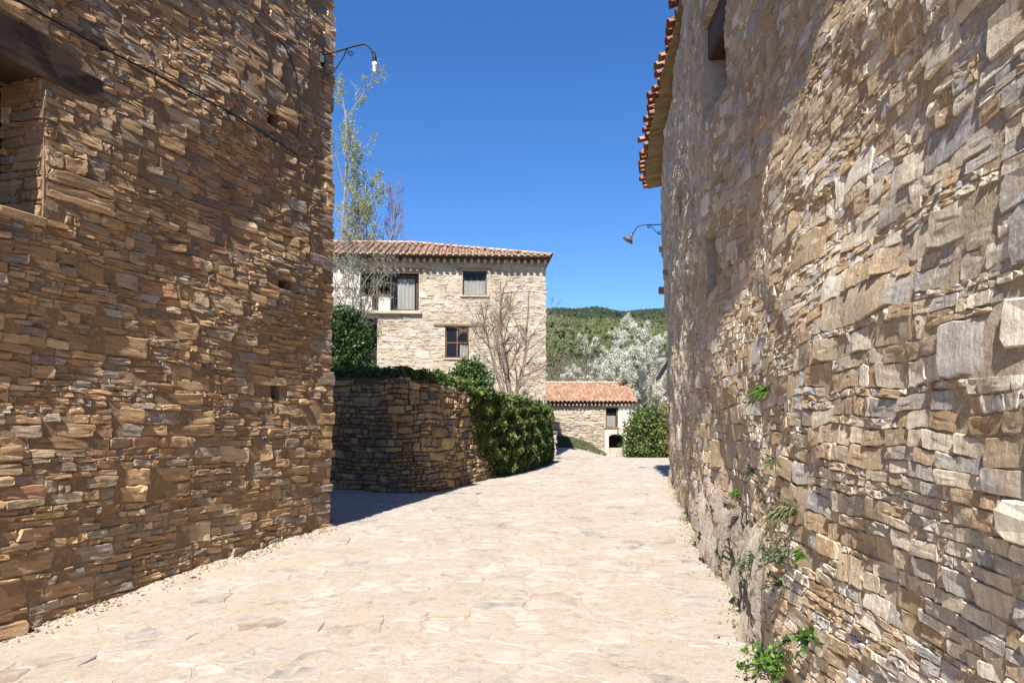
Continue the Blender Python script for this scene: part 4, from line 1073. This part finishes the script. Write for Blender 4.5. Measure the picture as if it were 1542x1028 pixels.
# loose rubble along the wall feet
g = R(95); mb = MB()
def pebble(c, r, g):
    a = np.linspace(0, 2 * math.pi, 7)[:-1]; V = [c + np.array([0, 0, r * .55])]
    for z_, s_ in ((.25, .85), (-.2, 1.)): V += [c + np.array([r * s_ * math.cos(t) * g.uniform(.7, 1.2), r * s_ * math.sin(t) * g.uniform(.7, 1.2), r * z_]) for t in a]
    q = np.arange(6); return np.array(V), [np.stack([1 + q, 1 + (q + 1) % 6, np.zeros(6, int)], 1), np.stack([7 + q, 7 + (q + 1) % 6, 1 + (q + 1) % 6, 1 + q], 1)]
for i in range(1300):
    if i < 700:
        p = lp(g.uniform(.0, 6.5), .04 + abs(g.normal(0, .09)))
    else:
        p = mapR(uR(g.uniform(2.5, 19)), .1, .03 + abs(g.normal(0, .10)))[:2]
    V, Fp = pebble(np.array([*p, G(*p) + .002 + foot(np.array(p[0]), np.array(p[1]))]), abs(g.normal(0, .010)) + .003, g); mb.add(V, Fp, g.random(3))
o = mb.build('rubble', M['gravel'], kind='stuff'); tag(o, 'small loose stones and grit along the feet of the walls', 'rubble')

# ================================================================== VEGETATION
M['litter'] = leaf_mat('dry_fallen_leaf', [(0, (.10, .06, .03)), (.5, (.18, .11, .05)), (1, (.27, .18, .09))], .1, .8)
def leaf_quads(P, size, g, up=0., asp=.75, nrm=None, nb=0.):
    N = len(P); a = g.normal(size=(N, 3)); a[:, 2] += up
    n = g.normal(size=(N, 3))
    if nrm is not None: n = n + nrm * nb
    n /= np.linalg.norm(n, axis=1, keepdims=True)
    a = a - n * (a * n).sum(1, keepdims=True); a /= np.linalg.norm(a, axis=1, keepdims=True) + 1e-9
    b = np.cross(n, a); s = (size * g.uniform(.6, 1.3, N))[:, None]
    V = np.stack([P - a * s * .5, P + b * s * .5 * asp + n * s * .1, P + a * s * .55, P - b * s * .5 * asp + n * s * .1], 1)
    F = np.arange(N * 4).reshape(N, 4); return V.reshape(-1, 3), F
def leaf_mesh(name, P, size, g, mat, root, up=0., asp=.75, nrm=None, nb=0., bias=None):
    V, F = leaf_quads(P, size, g, up, asp, nrm, nb); r = g.random((len(P), 3))
    if bias is not None: r[:, 0] = np.clip(bias + g.normal(0, .22, len(P)), 0, 1)
    o = mesh_np(name, V, [F], mat, None, np.repeat(r, 4, 0), kind='stuff')
    return attach(o, root)
def blob_pts(cs, rs, n, g, shell=(.7, 1.08), rough=.30):
    """points in the outer shells of several ellipsoids"""
    cs = np.array(cs, float); rs = np.array(rs, float); wgt = rs.prod(1) ** (2 / 3); k = g.choice(len(cs), n, p=wgt / wgt.sum())
    d = g.normal(size=(n, 3)); d /= np.linalg.norm(d, axis=1, keepdims=True)
    wv = Waves(int(g.integers(1e6)), .9, 9, 3); f = g.uniform(*shell, n) * (1 + rough * wv(d[:, 0] * 2 + k, d[:, 1] * 2, d[:, 2] * 2))
    return cs[k] + d * rs[k] * f[:, None], d
def core_blob(name, cs, rs, root, sc=.72):  # solid dark core added within the leaves to stop light passing
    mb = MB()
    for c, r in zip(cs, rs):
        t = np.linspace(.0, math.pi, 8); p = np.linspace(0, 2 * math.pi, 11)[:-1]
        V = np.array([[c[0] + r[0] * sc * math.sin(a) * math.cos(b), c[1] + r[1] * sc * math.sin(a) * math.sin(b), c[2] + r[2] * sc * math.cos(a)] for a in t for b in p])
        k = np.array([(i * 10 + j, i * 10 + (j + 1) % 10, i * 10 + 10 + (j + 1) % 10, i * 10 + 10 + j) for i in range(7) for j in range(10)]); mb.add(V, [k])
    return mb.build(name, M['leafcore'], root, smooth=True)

# ivy hedge over the end of the retaining wall
g = R(101); hedge = thing('ivy_hedge', (.3, 23, .35), 'clipped leafy green hedge covering the low end of the curved wall', 'hedge')
ua, ub_ = uW(18.6), LW
def hz(u): return np.interp(u, [ua, uW(21), LW], [2.62, 2.66, 2.46])
n = 21000; u = g.uniform(ua - .2, ub_ + .28, n); f = g.random(n) ** .9; v = .38 + (hz(u) - .35) * f
lim = np.interp(f, [0, .25, 1], [uW(20.6), uW(19.4), uW(17.9)]); ok = u > lim + g.normal(0, .12, n)
wvd = Waves(102, .55); bulge = .30 + .10 * wvd(u, v) - .10 * sstep(.35, .0, f) - .12 * sstep(.85, 1, f)
bulge *= sstep(0, .9, u - lim) * .7 + .3
wd = bulge * (1 - np.abs(g.normal(0, .16, n)))
P1 = mapW(u[ok], v[ok], wd[ok])
n = 8000; u2 = g.uniform(uW(18.2), ub_ + .28, n); P2 = mapW(u2, hz(u2) + g.normal(0, .035, n) + .05 * wvd(u2, u2 * 0), g.uniform(-.5, .3, n))
n = 3500; P3 = mapW(ub_ + .25 + np.abs(g.normal(0, .06, n)), .4 + 2.1 * g.random(n), g.uniform(-.5, .3, n))
ns = 70; us0 = g.uniform(uW(19.2), ub_, ns); vs0 = .5 + (hz(us0) - .45) * g.random(ns) ** .6; P4 = (mapW(us0, vs0, .28 + 0 * us0)[:, None] + (np.linspace(0, 1, 14)[None, :, None] * (g.uniform(.12, .38, (ns, 1, 1)) * (np.array([.35, -.3, .5]) + g.normal(0, .35, (ns, 1, 3)))))).reshape(-1, 3)
PP = np.concatenate([P1, P2, P3, P4]); leaf_mesh('leaves', PP, .085, g, M['hedge'], hedge, nrm=np.array([.3, -.5, .6]), nb=.6, bias=np.clip(.42 + .25 * wvd(PP[:, 1], PP[:, 2]), 0, 1))
us_ = np.linspace(uW(20.7), ub_ + .2, 40); mb = MB()
cs_ = [(.14, .35), (.22, 1.2), (.20, 2.1), (.12, 2.45), (-.5, 2.42)]
V = np.stack([mapW(us_, np.minimum(v_, hz(us_) - .14), w_) for w_, v_ in cs_], 1).reshape(-1, 3); k = (np.arange(39)[:, None] * 5 + np.arange(4)).ravel()
mb.add(V, [np.stack([k, k + 5, k + 6, k + 1], 1)]); e = 39 * 5; mb.P.setdefault(5, []).append(np.array([[e, e + 1, e + 2, e + 3, e + 4]])); mb.build('stems', M['leafcore'], hedge)  # added dark core behind the hedge leaves, keeps light from showing through

# ivy cushion on the wall top and trailing strip
g = R(103)
iv = thing('ivy_bush', (-1.15, 19.3, 2.5), 'round glossy ivy cushion on top of the curved retaining wall', 'ivy')
cs = [(-1.28, 19.4, 3.05), (-1.05, 19.5, 3.25), (-.85, 19.6, 2.95), (-1.2, 19.2, 2.75), (-1.6, 19.2, 2.8), (-.75, 19.4, 2.65)]; rs = [(.4, .4, .4), (.34, .36, .34), (.33, .35, .35), (.35, .3, .3), (.32, .3, .26), (.25, .3, .3)]
P, d = blob_pts(cs, rs, 4200, g); leaf_mesh('leaves', P, .085, g, M['ivy'], iv, nrm=d, nb=1.2); core_blob('stems', cs, rs, iv)
iv = thing('ivy_strip', (-3, 16.6, 2.8), 'low ivy trailing along the top edge of the curved retaining wall', 'ivy')
n = 9000; u = g.uniform(uB - 3.8, uW(19.3), n); hgt = .10 + .07 * Waves(104, .7)(u, 0 * u) + np.interp(u, [uB - 3.8, uB, uW(18)], [.06, .14, .22])
vv = wtop(u) + np.clip(hgt, .02, 1) * g.random(n); P = mapW(u, vv, g.uniform(-.55, .02, n) + .03)
leaf_mesh('leaves', P, .075, g, M['ivy'], iv, nrm=np.array([0, -.4, .8]), nb=.8, bias=np.full(n, .75))
g = R(105)
iv = thing('ivy_bush', (-4.75, 21.8, 2.8), 'tall dark ivy mass against the left corner below the balcony', 'ivy')
cs = [(-5.2, 21.9, 4.7), (-4.75, 22, 4.3), (-4.6, 22, 3.6), (-5.3, 22, 3.7), (-5.0, 22, 5.0), (-4.5, 21.9, 3.1), (-5.1, 21.9, 3.0)]; rs = [(.6, .5, .65), (.5, .5, .6), (.42, .5, .55), (.6, .5, .6), (.4, .4, .42), (.36, .4, .4), (.6, .4, .4)]
P, d = blob_pts(cs, rs, 7500, g); leaf_mesh('leaves', P, .10, g, M['ivy'], iv, nrm=d, nb=1.0, bias=np.full(7500, .25)); core_blob('stems', cs, rs, iv)
g = R(106)
iv = thing('ivy_bush', (6.3, 34.5, .4), 'broad green ivy thicket beside the outbuilding and the schist house', 'ivy')
cs = [(5.9, 34.6, 1.5), (6.4, 34.6, 2.0), (6.9, 34.6, 1.3), (5.85, 34.5, .8), (6.5, 34.5, .8), (7.2, 34.6, 1.9), (7.4, 34.6, .9), (8.0, 34.6, 1.6)]; rs = [(.65, .6, .9), (.7, .6, .85), (.7, .6, .9), (.6, .6, .6), (.8, .6, .6), (.7, .6, .9), (.8, .6, .8), (.8, .6, 1.1)]
P, d = blob_pts(cs, rs, 15000, g); bi = np.where(P[:, 0] > 6.9, .8, .45); leaf_mesh('leaves', P, .11, g, M['hedge'], iv, nrm=d, nb=1.0, bias=bi); core_blob('stems', cs, rs, iv)

# ---- trees
def grow(g, starts, spec, wob=.12, grav=0.):
    """starts: list (p, dir, L, r). spec per child level: (n, len ratio, angle, from, to). returns list of (P (T,n,3), r (T,n)) per level"""
    n = 6; levels = []
    P0 = np.array([s[0] for s in starts], float); D = np.array([norm(s[1]) for s in starts]); L = np.array([s[2] for s in starts], float); r = np.array([s[3] for s in starts], float)
    lev = 0
    while True:
        T = len(P0); pts = [P0]; d = D.copy()
        for i in range(n - 1):
            d = d + g.normal(0, wob, (T, 3)); d[:, 2] += grav; d /= np.linalg.norm(d, axis=1, keepdims=True); pts.append(pts[-1] + d * (L / (n - 1))[:, None])
        P = np.stack(pts, 1); rr = r[:, None] * np.linspace(1, .35, n)[None]; levels.append((P, rr))
        if lev >= len(spec): break
        m, lr, an, f0, f1 = spec[lev]; t = np.sort(g.uniform(f0, f1, (T, m)), 1) * (n - 1); i0 = np.minimum(t.astype(int), n - 2); fr = (t - i0)[..., None]
        ii = np.arange(T)[:, None]; B = P[ii, i0] * (1 - fr) + P[ii, i0 + 1] * fr; tan = P[ii, i0 + 1] - P[ii, i0]; tan /= np.linalg.norm(tan, axis=2, keepdims=True)
        sd = g.normal(size=tan.shape); sd -= tan * (sd * tan).sum(2, keepdims=True); sd /= np.linalg.norm(sd, axis=2, keepdims=True)
        a = np.radians(an) * g.uniform(.6, 1.3, (T, m))[..., None]; D = (tan * np.cos(a) + sd * np.sin(a)).reshape(-1, 3)
        P0 = B.reshape(-1, 3); L = (L[:, None] * lr * g.uniform(.6, 1.2, (T, m)) * (1.15 - .5 * t / (n - 1))).ravel(); r = (np.take_along_axis(rr, i0, 1) * .6).ravel()
        lev += 1
    return levels
def tree_mesh(root, levels, split, k0, mat, mat2, rmin=.004):
    mb = MB()
    for P, r in levels[:split]: V, F = tubes(P, np.maximum(r, rmin), k0); mb.add(V, [F])
    mb.build('trunk', mat, root, smooth=True); mb = MB()
    for P, r in levels[split:]: V, F = tubes(P, np.maximum(r, rmin), 3); mb.add(V, [F])
    mb.build('branches', mat2, root, kind='stuff')
def tip_pts(levels, which, per, g, spread):
    P = np.concatenate([levels[i][0].reshape(-1, 6, 3) for i in which]); T = len(P); t = g.uniform(0, 4.99, (T, per)); i0 = t.astype(int); f = (t - i0)[..., None]; ii = np.arange(T)[:, None]
    return (P[ii, i0] * (1 - f) + P[ii, i0 + 1] * f).reshape(-1, 3) + g.normal(0, spread, (T * per, 3))

g = R(111); b = np.array([-.15, 28.6, 2.6])
bt = thing('bare_tree', b, 'leafless grey tree spreading in front of the cream house', 'tree')
st = [(b + (0, 0, -.1), (-.36, .0, 1), 4.3, .06), (b + (.04, 0, -.1), (.06, .1, 1), 5.2, .075), (b + (.1, 0, -.1), (.24, .1, 1), 4.8, .06), (b + (.12, .05, -.1), (.40, -.1, .9), 3.2, .05), (b + (0, .1, -.1), (-.14, .2, 1), 4.6, .055)]
lv = grow(g, st, [(7, .45, 42, .2, .95), (6, .5, 42, .15, 1), (5, .55, 45, .15, 1)], .09, .03); tree_mesh(bt, lv, 2, 7, M['stick'], M['stick'], .006)

g = R(112); b = np.array([8.5, 48., .4])
bl = thing('blossoming_tree', b, 'large white blossoming tree rising behind the outbuilding roof', 'tree')
st = [(b, (x, y, 1), L, .06) for x, y, L in ((-.42, 0, 7.2), (-.28, .2, 7.6), (-.05, -.2, 7.8), (.25, .1, 7.6), (.55, 0, 7.2), (-.5, .1, 6.0), (.9, 0, 5.5), (-.15, .3, 7.4), (-.48, -.3, 6.2), (-.36, .2, 6.8), (.1, .2, 7.4), (-.2, -.3, 6.5))]
lv = grow(g, st, [(11, .34, 38, .15, 1), (7, .42, 40, .1, 1), (3, .5, 40, .2, 1)], .08, .03); tree_mesh(bl, lv, 1, 6, M['stick'], M['stick'], .006)
P = tip_pts(lv, (1, 2, 3), 26, g, .07); P = P[P[:, 2] > 2.2]; leaf_mesh('blossom', P, .075, g, M['blossom'], bl)

def bush(b, h, wd, seed, label, group, blos=True):
    g = R(seed); b = np.array(b, float); t = thing('blossoming_bush' if blos else 'bare_bush', b, label, 'bush', group)
    st = [(b + (g.normal(0, wd * .15), g.normal(0, .2), 0), (g.normal(0, .45) * wd / h * 1.3, g.normal(0, .3), 1), h * g.uniform(.7, 1), .05) for _ in range(7)]
    lv = grow(g, st, [(7, .4, 42, .15, 1), (6, .45, 42, .1, 1)], .1, .02); tree_mesh(t, lv, 1, 5, M['stick'], M['stick'], .008)
    P = tip_pts(lv, (1, 2), 9 if blos else 10, g, .06); leaf_mesh('blossom' if blos else 'twigs', P, .13 if blos else .15, g, M['blossom'] if blos else M['scrub'], t, asp=.75 if blos else .3)
grp = 'blossoming bushes on the slope behind the outbuilding'
for i, (x, y, h, wd) in enumerate([(3.2, 55, 4.6, 4), (6.2, 57, 5.2, 4), (9.6, 58, 6.8, 4), (13, 60, 6.2, 4.5), (4.6, 66, 5.6, 4), (12.2, 52, 7.2, 5), (1.0, 62, 5.2, 4)]):
    bush((x, y, float(hill_z(np.array(x), np.array(y)))), h, wd, 120 + i, 'white blossoming bush on the slope behind the orange roofed outbuilding', grp)
grp2 = 'bare bushes on the slope below the pines'
for i, (x, y, h, wd) in enumerate([(4.0, 72, 7.5, 6), (8.5, 74, 8, 6), (13.5, 76, 8, 6), (6, 84, 8.5, 6), (11.5, 88, 9, 6), (17, 86, 9, 6), (9, 98, 9.5, 7), (15, 102, 10, 7), (21, 100, 10, 7)]):
    bush((x, y, float(hill_z(np.array(x), np.array(y)))), h, wd, 140 + i, 'leafless grey brown bush on the slope below the pine forest', grp2, False)

# shrub with pale buds by the left house corner
g = R(113); b = np.array([-5.9, 23.6, 2.6])
sb = thing('budding_tree', b, 'slim tree with pale grey green buds before the balcony', 'tree')
st = [(b, (x, y, 1), L, .026) for x, y, L in ((.05, 0, 5.6), (.12, .1, 5.7), (.22, -.1, 5.3), (.34, 0, 4.8), (.0, 0, 5.8), (.28, .1, 5.0))]
lv = grow(g, st, [(10, .30, 48, .4, 1), (6, .45, 45, .15, 1), (3, .5, 45, .2, 1)], .08, .0); tree_mesh(sb, lv, 1, 6, M['bark_pale'], M['bark_pale'], .005)
P = tip_pts(lv, (2, 3), 6, g, .03); P = P[g.random(len(P)) < .62]; P = P + g.normal(0, .05, P.shape); leaf_mesh('buds', P, .048, g, M['bud'], sb)

# tall trees behind the house
g = R(114); b = np.array([-10.6, 45., .5])
pt = thing('poplar_tree', b, 'tall slender poplar with pale spring leaves behind the slate house', 'tree')
st = [(b, (.02, 0, 1), 21.5, .12), (b + (.3, 0, 2), (.10, 0, 1), 15, .09)]
lv = grow(g, st, [(26, .2, 30, .25, .98), (8, .4, 35, .2, 1), (4, .5, 40, .2, 1)], .03, .05); tree_mesh(pt, lv, 1, 6, M['bark_pale'], M['bark_pale'], .008)
P = tip_pts(lv, (2, 3), 7, g, .05); P = P[g.random(len(P)) < np.interp(P[:, 2], [8, 14, 17, 24], [.15, .3, .9, 1])]; P = np.concatenate([P, P + g.normal(0, .12, P.shape)]); leaf_mesh('leaves', P, .095, g, M['poplar'], pt)
g = R(115); b = np.array([-8.6, 47., .5])
pt = thing('bare_poplar', b, 'slender leafless tree with reddish twigs rising behind the cream house roof', 'tree')
st = [(b + (x, y, 0), (dx, 0, 1), L, .08) for x, y, dx, L in ((-.9, 0, -.01, 15.5), (-.2, .4, .03, 16.5), (.6, .2, .05, 15.5), (1.3, 0, .07, 13.0), (-1.5, .5, -.03, 15))]
lv = grow(g, st, [(16, .2, 26, .35, .98), (7, .4, 30, .2, 1), (4, .5, 32, .2, 1)], .03, .05); tree_mesh(pt, lv, 1, 6, M['bark_pale'], M['twig_red'], .008)

# pine forest on the hill
g = R(116); n = 36000
y = 215 + 820 * g.random(n) ** .8; x = g.uniform(-.02, .30, n) * y + g.normal(0, 20, n); dens = sstep(200, 330, y + 35 * wv_h2(x, y)); ok = g.random(n) < dens; x, y = x[ok], y[ok]; z = hill_z(x, y); n = len(x)
ht = g.uniform(2.6, 5.2, n) * np.interp(y, [215, 420, 1000], [.75, 1, 1.25]); cr = ht * g.uniform(.24, .44, n)
tiers = [(.06, .55), (.22, 1.0), (.42, .92), (.62, .72), (.82, .42)]; K = 7
a = np.arange(K) * 2 * math.pi / K; V = []
for f, rr in tiers:
    ph = a[None] + g.uniform(0, 6.28, (n, 1)); r_ = cr[:, None] * rr * g.uniform(.5, 1.4, (n, K))
    V.append(np.stack([x[:, None] + r_ * np.cos(ph), y[:, None] + r_ * np.sin(ph), z[:, None] + ht[:, None] * (f + g.normal(0, .06, (n, K)))], -1))
V.append(np.stack([x, y, z + ht], -1)[:, None]); V = np.concatenate(V, 1); q = np.arange(K)
Q = np.concatenate([np.stack([r * K + q, r * K + (q + 1) % K, (r + 1) * K + (q + 1) % K, (r + 1) * K + q], 1) for r in range(4)]); T = np.stack([4 * K + q, 4 * K + (q + 1) % K, np.full(K, 5 * K)], 1)
off = (np.arange(n) * (5 * K + 1))[:, None, None]
tone = np.interp(y, [215, 560, 700, 950], [.75, .68, .32, .08]) + g.normal(0, .17, n) + .12 * wv_h2(x, y); rn = np.stack([np.clip(tone, 0, 1), g.random(n), g.random(n)], 1)
o = mesh_np('pine_forest', V.reshape(-1, 3), [(Q[None] + off).reshape(-1, 4), (T[None] + off).reshape(-1, 3)], M['pine'], None, np.repeat(rn, 5 * K + 1, 0), smooth=False, kind='stuff')
tag(o, 'pine forest covering the distant hillside', 'forest')
# low scrub on the near slope
g = R(117); n = 45000; y = 56 + 210 * g.random(n) ** .7; x = g.uniform(-.05, .33, n) * y + g.normal(0, 4, n); z = hill_z(x, y) + np.abs(g.normal(0, .9, n)) * (1 + wv_h2(x * 3, y * 3) * .5)
V, F = leaf_quads(np.stack([x, y, z], 1), .7, g, 1.2, .35); r = g.random((n, 3)); o = mesh_np('scrub', V, [F], M['scrub'], None, np.repeat(r, 4, 0), kind='stuff'); tag(o, 'dry brown undergrowth on the slope below the pines', 'undergrowth')

# grass bank and rough kerb before the far house
g = R(118); bank = grid_mesh('grass_bank', np.linspace(1.7, 5.9, 26), np.linspace(39.4, 42.95, 14), lambda x, y: G(x, y) - .02 + .42 * sstep(39.6, 40.9, y + .25 * (4.4 - x)) * sstep(5.8, 4.0, x), M['hill'])
n = 16000; x = g.uniform(1.8, 5.7, n); y = g.uniform(39.5, 42.9, n); hz_ = .42 * sstep(39.6, 40.9, y + .25 * (4.4 - x)) * sstep(5.8, 4.0, x); ok = hz_ > .05; x, y, hz_ = x[ok], y[ok], hz_[ok]
V, F = leaf_quads(np.stack([x, y, G(x, y) + hz_ + .05], 1), .13, g, 2.5, .25); o = mesh_np('grass', V, [F], M['grassblade'], None, np.repeat(g.random((len(x), 3)), 4, 0), kind='stuff'); tag(o, 'short grass growing on the bank before the outbuilding', 'grass')
for i in range(11):
    x = 4.1 + i * .18; y = 40.0 + .12 * i * (.5 + .5 * g.random()); c = np.array([x, y, float(G(x, y)) + .06]); V, Fp = pebble(c, g.uniform(.12, .22), g)
    o = mesh_np('kerb_stone', V - c, Fp[::-1], M['stone_mid'], None, np.repeat(g.random((1, 3)), 13, 0)); o.location = c
    tag(o, 'rough pale stone edging the grass bank before the outbuilding', 'stone', 'rough stones edging the grass bank')

# dry leaves blown against the walls
g = R(130); P = []
for i in range(420):
    if i < 260: p = lp(g.uniform(.0, 6.5), .03 + abs(g.normal(0, .13)))
    else: p = mapR(uR(2.5 + 16 * g.random() ** 1.4), .1, .03 + abs(g.normal(0, .12)))[:2]
    P.append([*p, float(G(*p) + foot(np.array(p[0]), np.array(p[1]))) + .012])
V, F = leaf_quads(np.array(P), .032, g, 0, .7, np.array([0, 0, 1.]), 2.5); o = mesh_np('leaf_litter', V, [F], M['litter'], None, np.repeat(g.random((len(P), 3)), 4, 0), kind='stuff'); tag(o, 'dry brown leaves blown against the feet of the walls', 'leaf litter')
# weeds on and below the right wall
def weed(y_, z_, kind, r, n, label, seed, mat='weed', size=.035):
    g = R(seed); c = mapR(uR(y_), z_, .045); nn = norm(mapR(uR(y_), z_, 1.) - mapR(uR(y_), z_, 0.)); t = thing('wall_plant', c, label, 'plant')
    mb = MB()
    if kind == 'tuft':
        N = n; d = g.normal(size=(N, 3)) * .55 + nn * .8 + np.array([0, 0, .7]); d /= np.linalg.norm(d, axis=1, keepdims=True); L = r * g.uniform(.6, 1.3, N)
        s = np.linspace(0, 1, 4); P = c + d[:, None] * (L[:, None] * s[None])[..., None] + np.array([0, 0, -1.]) * (L[:, None] * s[None] ** 2 * .75)[..., None] + g.normal(0, .012, (N, 1, 3))
        side = np.cross(d, nn + .01); side /= np.linalg.norm(side, axis=1, keepdims=True) + 1e-9; wd = (size * np.array([.5, 1, .8, .05]))[None, :, None]
        V = np.stack([P - side[:, None] * wd * .5, P + side[:, None] * wd * .5], 2).reshape(-1, 3)
        k = (np.arange(N)[:, None] * 8 + np.arange(3)[None] * 2).ravel(); mb.add(V, [np.stack([k, k + 1, k + 3, k + 2], 1)]); rr = np.repeat(g.random((N, 3)), 8, 0); mb.rn = [rr]
        o = mb.build('blades', M[mat], t)
    else:
        stems = MB(); pts = []
        for i in range(9):
            d = norm(g.normal(size=3) * .5 + nn * .6 + np.array([0, 0, .55])); L = r * g.uniform(.6, 1.2); q = np.array([c + d * L * s + np.array([0, 0, -1]) * L * .35 * s * s for s in np.linspace(0, 1, 5)])
            stems.tube(q, .003, 4); pts += [q[k_] + g.normal(0, r * .13, 3) for k_ in g.integers(1, 5, n // 9 + 1)]
        stems.build('stems', M[mat], t); P = np.array(pts); V, F = leaf_quads(P, size, g, .2, .85, np.array([*(nn * .6)]) + (0, 0, .5), 1.6)
        mb.add(V, [F]); mb.rn = [np.repeat(g.random((len(P), 3)), 4, 0)]; mb.build('leaves', M[mat], t)
weed(5.1, 1.88, 'tuft', .16, 60, 'fresh green tuft high on the schist wall', 201, 'weed', .014)
weed(4.0, 1.17, 'tuft', .17, 170, 'dense dark grass clump in a gap of the schist wall', 202, 'grassblade', .010)
weed(4.0, .92, 'leafy', .17, 90, 'grey green leafy weed below the dark grass clump', 203, 'weed_grey', .028)
weed(4.1, .75, 'leafy', .12, 40, 'small grey weed hanging from a low joint of the schist wall', 204, 'weed_grey', .025)
weed(3.55, .62, 'leafy', .09, 40, 'bright broad-leaved plant low on the schist wall', 205, 'weed', .045)
weed(4.05, .32, 'leafy', .22, 130, 'leafy green weed at the foot of the schist wall', 206, 'weed', .04)
weed(5.6, 1.3, 'tuft', .10, 40, 'thin pale tuft above the bedrock foot', 207, 'weed_grey', .010)
weed(3.75, .98, 'tuft', .07, 40, 'tiny fern tuft in a joint beside the grass clump', 208, 'weed', .012)
weed(6.6, 1.05, 'tuft', .10, 45, 'small green tuft above the far end of the streaked bedrock', 210, 'weed', .010)
weed(5.7, .55, 'leafy', .10, 36, 'little green weed halfway up the streaked bedrock', 211, 'weed', .024)
weed(4.5, 1.42, 'tuft', .08, 40, 'short pale tuft in a joint between the green tuft and the grass clump', 212, 'weed_grey', .009)
weed(4.45, .22, 'leafy', .12, 50, 'low green weed at the near end of the bedrock foot', 213, 'weed', .026)
weed(7.2, .32, 'leafy', .12, 44, 'weed growing where the bedrock meets the lane far along the wall', 214, 'weed', .026)
weed(3.85, .52, 'leafy', .08, 30, 'grey weed just above the leafy weed at the wall foot', 215, 'weed_grey', .024)
weed(5.0, .75, 'leafy', .10, 30, 'sparse grey weed on the streaked bedrock', 209, 'weed_grey', .022)
g = R(119); n = 2600; yy = 3.0 + 16 * g.random(n) ** 1.5; wv_ = Waves(120, .8); okk = g.random(n) < .15 + .6 * (wv_(yy, 0 * yy) > .2); yy = yy[okk]
P = np.array([mapR(uR(a), .05, .04 + abs(g.normal(0, .06)) + .04 * (4.5 < a < 10)) for a in yy]); P[:, 2] = G(P[:, 0], P[:, 1]) + foot(P[:, 0], P[:, 1]) + g.uniform(.0, .07, len(P))
V, F = leaf_quads(P, .026, g, 1.5, .45); o = mesh_np('weeds', V, [F], M['weed'], None, np.repeat(g.random((len(P), 3)), 4, 0), kind='stuff'); tag(o, 'thin line of green weeds along the foot of the schist wall', 'weeds')
